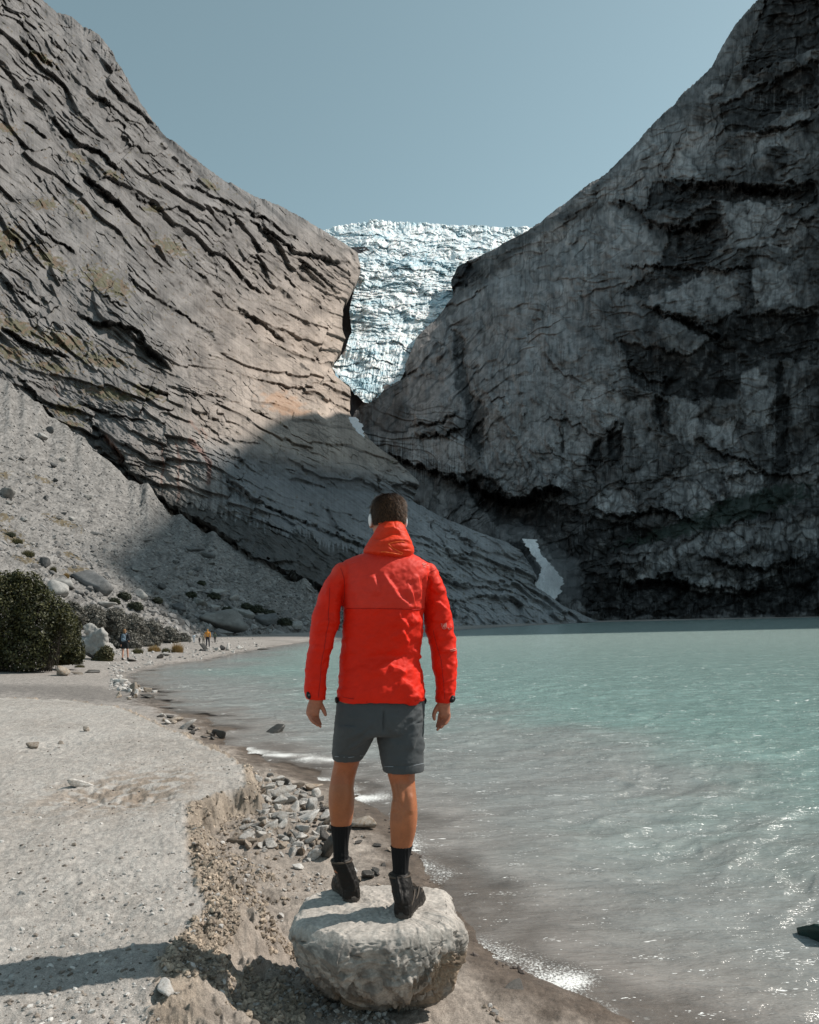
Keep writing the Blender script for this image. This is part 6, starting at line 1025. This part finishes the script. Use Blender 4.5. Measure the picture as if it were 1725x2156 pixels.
# ---- shorts
SH_P = [(1792, 482, 1204, YB, .128), (1860, 470, 1206, YB, .134), (1940, 460, 1204, YB, .138), (2020, 452, 1200, YB, .136), (2080, 448, 1198, YB, .128), (2105, 452, 1196, YB, .116)]
SH_L = [(2010, 455, 800, YB, .120), (2090, 448, 792, YB+.003, .116), (2150, 444, 770, YB+.01, .108), (2220, 440, 738, YB+.018, .100), (2280, 438, 706, YB+.025, .094), (2314, 446, 684, YB+.028, .090)]
SH_R = [(2010, 800, 1200, YB, .120), (2090, 796, 1197, YB-.003, .116), (2150, 802, 1194, YB-.008, .112), (2250, 820, 1190, YB-.014, .104), (2340, 838, 1192, YB-.02, .098), (2395, 850, 1196, YB-.022, .094), (2414, 854, 1194, YB-.022, .092)]
sh = fuse([loft(SH_P), loft(SH_L), loft(SH_R)], .0042, 2); V = getV(sh); N = getN(sh); cx, cy = toC(V); c2 = cy-1824; bk = sst(.35, -.1, N[:, 1]); d = np.zeros(len(V))
for pts, w, A, sd in (([(800, 60), (798, 180), (796, 290)], 9, -.010, 0), ([(700, 240), (620, 340), (520, 420)], 26, .009, 1), ([(740, 150), (640, 250), (500, 330)], 26, .006, 0), ([(560, 420), (620, 400), (690, 330)], 16, -.006, 0), ([(820, 240), (900, 320), (1000, 360)], 26, -.006, 0), ([(1150, 60), (1080, 130), (1000, 170)], 18, .010, 1), ([(1170, 130), (1090, 190), (1020, 230)], 18, .010, 1), ([(1120, 230), (1080, 330), (1060, 450)], 34, .010, -1), ([(1180, 120), (1176, 260), (1180, 360)], 12, -.008, 0), ([(1140, 300), (1180, 380), (1160, 470)], 20, .007, -1), ([(460, 440), (560, 462), (670, 455)], 10, -.004, 0), ([(860, 545), (1000, 552), (1185, 530)], 7, -.004, 0), ([(900, 100), (880, 250), (900, 420)], 34, .005, 0), ([(560, 60), (540, 200), (500, 300)], 34, .004, 0)):
    d += fold(cx, c2, pts, w, A, True, sd)
V = V+N*(d*bk+.0014*fbm(cx/50, cy/30, 4, 985))[:, None]; setV(sh, V); SHO = child('shorts', sh, M_SHORT); N = getN(sh)
M_STI = simple_mat('grey_stitch', (.30, .33, .36), rough=.6)
for q in ([(862, 2376), (1000, 2378), (1100, 2370), (1188, 2352)], [(452, 2286), (560, 2296), (684, 2282)]): link('hem_stitch', mesh_np('stitch', *stroke_on(V, N, q, .0012, .0004)), M_STI, SHO)
# ---- socks
for rows in ([r for r in LEG_L if 2824+10 < r[0] < 3260], [r for r in LEG_R if 3000 < r[0] < 3420]):
    lo = rows[0][0] if rows[0][0] < 2900 else 3022
    if rows is not None and rows[0][1] < 700: full = LEG_L; top = 1030+1824; bot = 1400+1824
    else: full = LEG_R; top = 1205+1824; bot = 1560+1824
    T = [r[0] for r in full]; tt = np.arange(top, bot, 22.); Q = cubic(tt, T, np.array([r[1:5] for r in full])); R_ws = [(tt[i], Q[i, 0]-5, Q[i, 1]+5, Q[i, 2], Q[i, 3]+.003) for i in range(len(tt))]
    sk = fuse([loft(R_ws)], .0028, 1); V = getV(sk); N = getN(sk); cx, cy = toC(V); V += N*(.0009*np.sin(cx/4.2)*sst(top+8, top+30, cy)+.0015*np.exp(-((cy-top-8)/9)**2)+.002*fbm(cx/60, cy/18, 3, 990)*sst(top+150, top+300, cy))[:, None]; setV(sk, V); child('sock', sk, M_SOCK)
# ---- boots
M_BOOT = cloth_mat('black_boot_leather', (.013, .011, .010), rough=.55, weave=300, b1v=.5); M_SOLE = simple_mat('rubber_sole', (.05, .043, .038), rough=.7, scale=120, var=.2, bump=.5, bdist=.002); M_BT2 = cloth_mat('brown_boot_panel', (.075, .058, .045), rough=.55)
def boot(O, D, ankle, lab):
    Dn = np.array([D[0], D[1], 0]); S_ = np.array([D[1], -D[0], 0]); U = np.array([0, 0, 1.])
    t_ = np.linspace(0, 1, 26); w = np.interp(t_, [0, .04, .12, .3, .5, .68, .85, .95, 1], [.020, .034, .041, .040, .041, .048, .046, .032, .012]); hh = .88*np.interp(t_, [0, .04, .12, .25, .4, .55, .7, .85, .95, 1], [.06, .09, .108, .110, .098, .078, .062, .050, .038, .02]); L = .262
    rows = []
    for i in range(len(t_)):
        c0 = O+Dn*(t_[i]*L)+U*.022; a = np.linspace(0, 2*np.pi, 40, endpoint=False); ca, sa = np.cos(a), np.sin(a); rows.append(c0+S_*(np.sign(ca)*np.abs(ca)**.8*w[i])[:, None]+U*((np.where(sa > 0, np.abs(sa)**.75, -np.abs(sa)**.4*.12)*hh[i]))[:, None])
    P = np.array(rows); V = np.r_[P.reshape(-1, 3), [P[0].mean(0)], [P[-1].mean(0)]]; Fq = grid_faces(26, 40, True); a0, b0 = 26*40, 26*40+1
    Tr = np.r_[Fq[:, [0, 2, 1]], Fq[:, [0, 3, 2]], [[a0, j, (j+1) % 40] for j in range(40)], [[b0, 25*40+(j+1) % 40, 25*40+j] for j in range(40)]]
    ank = np.array(ankle); b_ = O+Dn*.055+U*.05; up = [tube([O+Dn*.045+U*.045, O*.5+Dn*.02+U*.05+(ank-[0, 0, .03])*.5, ank], [.040, .044, .046], 28), tube([O+Dn*.10+U*.05, (O+Dn*.10+U*.05)*.5+ank*.5, ank], [.038, .042, .046], 28), tube([ank+[0, 0, -.012], ank+[0, 0, .004]], [.0475, .047], 28)]
    tab = tube([O+Dn*.004+U*.05, O+Dn*.0+U*.09, ank-Dn*.044+U*.012], [.010, .009, .008], 10)
    me = fuse([(V, Tr)]+up+[tab], .003, 2); V2 = getV(me); N2 = getN(me); q = (V2-O)@Dn; s2 = (V2-O)@S_; z2 = V2[:, 2]-O[2]
    V2 += N2*(.0016*fbm(q*60+s2*30, z2*60, 3, 995)-.002*np.exp(-((z2-.058-.15*(q-.1)**2)/.004)**2)-.0018*np.exp(-((q-.075-.3*z2)/.004)**2))[:, None]; setV(me, V2); bo = child('boot', me, M_BOOT, MAN, lab)
    # sole with a toothed edge
    a = np.linspace(0, 2*np.pi, 120, endpoint=False); tt = (1-np.cos(a))/2; ww = np.interp(tt, [0, .04, .12, .3, .5, .68, .85, .95, 1], [.006, .026, .038, .036, .037, .049, .047, .034, .006])*np.sign(np.sin(a)+1e-9); tooth = .0016*np.sign(np.sin(a*30))
    ring = [O+Dn*((tt[i]*1.04-.02)*L)+S_*(ww[i]+tooth[i]*np.sign(ww[i])) for i in range(120)]; lay = []
    for z_, k in ((0, .96), (.004, 1.0), (.016, 1.0), (.024, .985), (.030, .95)): c0 = O+Dn*L*.5; lay.append(np.array([c0+(r-c0)*k+U*z_ for r in ring]))
    P = np.array(lay); V = np.r_[P.reshape(-1, 3), [P[0].mean(0)], [P[-1].mean(0)]]; Fq = grid_faces(5, 120, True); Tr = np.r_[Fq[:, [0, 2, 1]], Fq[:, [0, 3, 2]], [[600, j, (j+1) % 120] for j in range(120)], [[601, 480+(j+1) % 120, 480+j] for j in range(120)]]
    link('sole', mesh_np('sole', V, Tr, smooth=False), M_SOLE, bo)
    pan = []
    for sgn in (-1, 1):
        for f0, f1, z0, z1 in ((.03, .10, .045, .095), (.10, .17, .045, .085), (.16, .22, .040, .06)):
            pan.append(tube([O+Dn*f0+S_*sgn*.036+U*z0, O+Dn*(f0+f1)/2+S_*sgn*.0385+U*(z0+z1)/2, O+Dn*f1+S_*sgn*.034+U*z1], [.0035, .0045, .0035], 8))
    link('side_panel', mesh_np('side_panel', *cat(pan)), M_BT2, bo)
    lc = []
    for i in range(5):
        q0 = .10+i*.022; zz = np.interp(q0/L, [0, .04, .12, .25, .4, .55, .7, .85, .95, 1], [.06, .09, .108, .110, .098, .078, .062, .050, .038, .02])+.022; lc.append(tube([O+Dn*q0+S_*.02+U*(zz-.008), O+Dn*(q0+.01)+U*(zz+.003), O+Dn*(q0+.02)-S_*.02+U*(zz-.010)], .0022, 6))
    link('lace', mesh_np('lace', *cat(lc)), M_BT2, bo)
    col_ = tube([ank+np.array([.047*math.cos(a_), .047*math.sin(a_), .008]) for a_ in np.linspace(0, 6.283, 14)], .005, 8, caps=False); link('collar', mesh_np('collar', *col_), M_BT2, bo); return bo
boot(BL_O, BL_D, E(512, 1824+1335, YB+.083)+np.array([0, 0, -.004]), 'left boot in full shade, toe turned out to the left')
boot(BR_O, BR_D, E(995, 1824+1440, YB-.055)+np.array([0, 0, -.012]), 'right boot with its heel nearest the camera')

# he stands turned a little to his left above the hips
def turn(o):
    if o.type == 'MESH':
        V = getV(o.data); a = R_(13)*sst(1.15, 1.40, V[:, 2]); X, Y = V[:, 0]+.12, V[:, 1]-3.32; V[:, 0] = -.12+X*np.cos(a)-Y*np.sin(a); V[:, 1] = 3.32+X*np.sin(a)+Y*np.cos(a); setV(o.data, V)
    for c_ in o.children: turn(c_)
turn(MAN)
# the great split boulder on the beach: a tall cloven block with a lower shoulder
bx, by, bz = gpos(190, 1391); by += 1.0; k_ = by/F; prts = []
for sd, px_, py_, w_, h_, dp, sp in ((4301, 171, 1352, 66, 96, 0, 10), (4307, 196, 1362, 74, 82, .3, 9), (4311, 226, 1373, 74, 50, .2, 9), (4313, 148, 1372, 48, 56, -.2, 9), (4317, 186, 1325, 34, 52, .1, 12)):
    V, Fc = rock_shape(sd, 4, 10, sp, 1, .9, 1, .05); V = V/np.abs(V).max(0); q = np.array(W(px_, py_, by)); prts.append((V*np.array([w_*.5*k_, w_*.45*k_, h_*.5*k_])+q+np.array([0, dp, 0]), Fc))
me = fuse(prts, .045, 4); V = getV(me); N = getN(me); X_, Z_ = V[:, 0], V[:, 2]; V += N*(.10*fbm(X_*1.6, Z_*.9, 4, 880)-.05*sst(.12, 0, np.abs(fbm((X_+Z_*.5)*2.2, Z_*.8, 3, 881)))+.03*fbm(X_*7, Z_*5, 3, 882))[:, None]; V -= np.array([bx, by, bz]); setV(me, V)
o = link('boulder', me, M_BLD); o.location = (bx, by, bz); tag(o, 'great pale split boulder between the dark bush and the woman with the backpack', 'boulder')
# ================================================================ WALKERS ON THE FAR BEACH
def walker(px, pyfeet, pytop, Y, label, top, legs, hairc, skin_c, short=False, stride=.16, lean=0, arms=(0, 0), pack=None, hood=False, cap=None):
    x0, y0, z0 = gpos(px, pyfeet); Y = y0; H = (pyfeet-pytop)*Y/F; s = H/1.75
    o = empty('person', (x0, y0, z0)); tag(o, label, 'person'); Pt = lambda a, b, c: np.array([a*s, b*s, c*s])
    lg = lambda sd: [Pt(.09*sd, 0, .93), Pt(.10*sd, .02+stride*.5*sd, .50), Pt(.09*sd, stride*sd, .09)]
    ar = lambda sd, b: [Pt(.19*sd, 0, 1.42), Pt(.27*sd, -.03, 1.13), Pt(.25*sd-.10*sd*b, .08+.10*b, .90+.30*b)]
    body = [ell(Pt(0, .02, 1.62), (.075*s, .095*s, .115*s)), tube([Pt(0, 0, 1.40), Pt(0, .01, 1.54)], [.06*s, .05*s], 10), tube([Pt(0, 0, .95), Pt(0, 0, 1.15), Pt(0, 0, 1.38)], [.13*s, .12*s, .14*s], 16, .75), ell(Pt(0, .12, 1.60), (.018*s, .02*s, .02*s)), ell(Pt(-.08, .02, 1.61), (.015*s, .02*s, .03*s)), ell(Pt(.08, .02, 1.61), (.015*s, .02*s, .03*s))]
    for k, sd in enumerate((-1, 1)):
        L = lg(sd); body += [tube(L, [.082*s, .055*s, .036*s], 12), tube([L[2]+Pt(0, -.04, -.04), L[2]+Pt(0, .14, -.055)], [.036*s, .032*s], 10)]; A = ar(sd, arms[k]); body += [tube(A, [.048*s, .038*s, .028*s], 10), ell(A[2]+Pt(0, .01, -.06), (.022*s, .035*s, .06*s))]
        for f_ in range(4): body.append(tube([A[2]+Pt(0, -.03+f_*.022, -.10), A[2]+Pt(.004*sd, -.028+f_*.022, -.155)], [.010*s, .008*s], 8))
        body.append(tube([A[2]+Pt(0, .035, -.05), A[2]+Pt(-.02*sd, .05, -.10)], [.012*s, .009*s], 8))
    M_ = lambda n, c: cloth_mat(n, c, rough=.8, weave=120)
    def put(nm, parts, vox, mat): q = link(nm, fuse(parts, vox*s, 1), mat, o); return q
    put('body', body, .011, M_('walker_skin', skin_c))
    tp = [tube([Pt(0, 0, .93), Pt(0, 0, 1.15), Pt(0, 0, 1.33), Pt(0, 0, 1.43)], [.165*s, .155*s, .178*s, .12*s], 20, .72)]
    for k, sd in enumerate((-1, 1)): A = ar(sd, arms[k]); tp.append(tube(A if not short else A[:2], [.066*s, .055*s, .043*s][:3 if not short else 2], 12))
    if hood: tp.append(ell(Pt(0, -.05, 1.50), (.09*s, .07*s, .08*s)))
    put('jacket' if not short else 'shirt', tp, .012, M_('walker_top', top))
    tr = [tube([Pt(0, 0, .88), Pt(0, 0, .98)], [.155*s, .15*s], 16, .8)]
    for sd in (-1, 1): L = lg(sd); tr.append(tube(L if not pack else [L[0], L[0]*.35+L[1]*.65], [.105*s, .075*s, .060*s][:3 if not pack else 2], 12))
    put('trousers' if not pack else 'shorts', tr, .012, M_('walker_legs', legs))
    for sd in (-1, 1): L = lg(sd); put('shoe', [tube([L[2]+Pt(0, -.05, -.045), L[2]+Pt(0, .15, -.06)], [.045*s, .040*s], 10), tube([L[2]+Pt(0, -.02, -.04), L[2]+Pt(0, -.01, .03)], [.045*s, .048*s], 10)], .01, M_('walker_shoe', (.03, .03, .03)))
    put('hair', [ell(Pt(0, 0, 1.65), (.086*s, .10*s, .10*s)), ell(Pt(0, -.04, 1.58), (.07*s, .06*s, .09*s))], .01, M_('walker_hair', hairc))
    if pack:
        b = empty('backpack', (x0, y0, z0)); tag(b, pack[1], 'backpack'); mb = M_('backpack_cloth', pack[0])
        q = link('bag', fuse([ell(Pt(0, -.20, 1.25), (.135*s, .09*s, .22*s)), ell(Pt(0, -.21, 1.14), (.13*s, .10*s, .12*s))], .012*s, 1), mb, b)
        link('pocket', fuse([ell(Pt(0, -.30, 1.15), (.09*s, .035*s, .09*s))], .01*s, 1), M_('pocket_cloth', tuple(c*1.6 for c in pack[0])), b)
        for sd in (-1, 1): link('strap', fuse([tube([Pt(.10*sd, -.14, 1.42), Pt(.12*sd, 0, 1.49), Pt(.12*sd, .13, 1.40), Pt(.14*sd, .10, 1.18), Pt(.11*sd, -.13, 1.08)], .018*s, 8)], .008*s, 0), mb, b)
    return o
walker(264, 1389.5, 1324, 40.5, 'woman in black shorts and dark top walking away with a grey blue backpack', (.035, .035, .04), (.02, .02, .022), (.22, .12, .06), (.50, .27, .19), arms=(0, .9), pack=((.11, .15, .19), 'grey blue backpack on the woman walking beside the pale boulder'))
walker(438, 1361.5, 1324, 73, 'person in an orange jacket and dark trousers walking away on the far beach', (.62, .27, .06), (.03, .03, .04), (.30, .17, .07), (.45, .25, .17), hood=True)
walker(409, 1353.5, 1334, 84, 'small distant person in white bending left of the orange jacket', (.62, .66, .70), (.45, .48, .52), (.15, .10, .06), (.45, .25, .17), stride=.1, arms=(.8, .8))
walker(420.5, 1355.5, 1341, 82, 'tiny distant person in black between the white one and the orange jacket', (.03, .03, .03), (.02, .02, .02), (.05, .03, .02), (.35, .2, .14), stride=.08)
walker(429, 1357, 1335, 79, 'distant person in pale brown half hidden left of the orange jacket', (.30, .26, .20), (.22, .2, .17), (.12, .08, .05), (.45, .25, .17), stride=.1)
walker(453, 1353, 1331, 86, 'distant person in dull green standing right of the orange jacket', (.10, .12, .09), (.06, .06, .055), (.08, .05, .03), (.4, .24, .17), stride=.05)
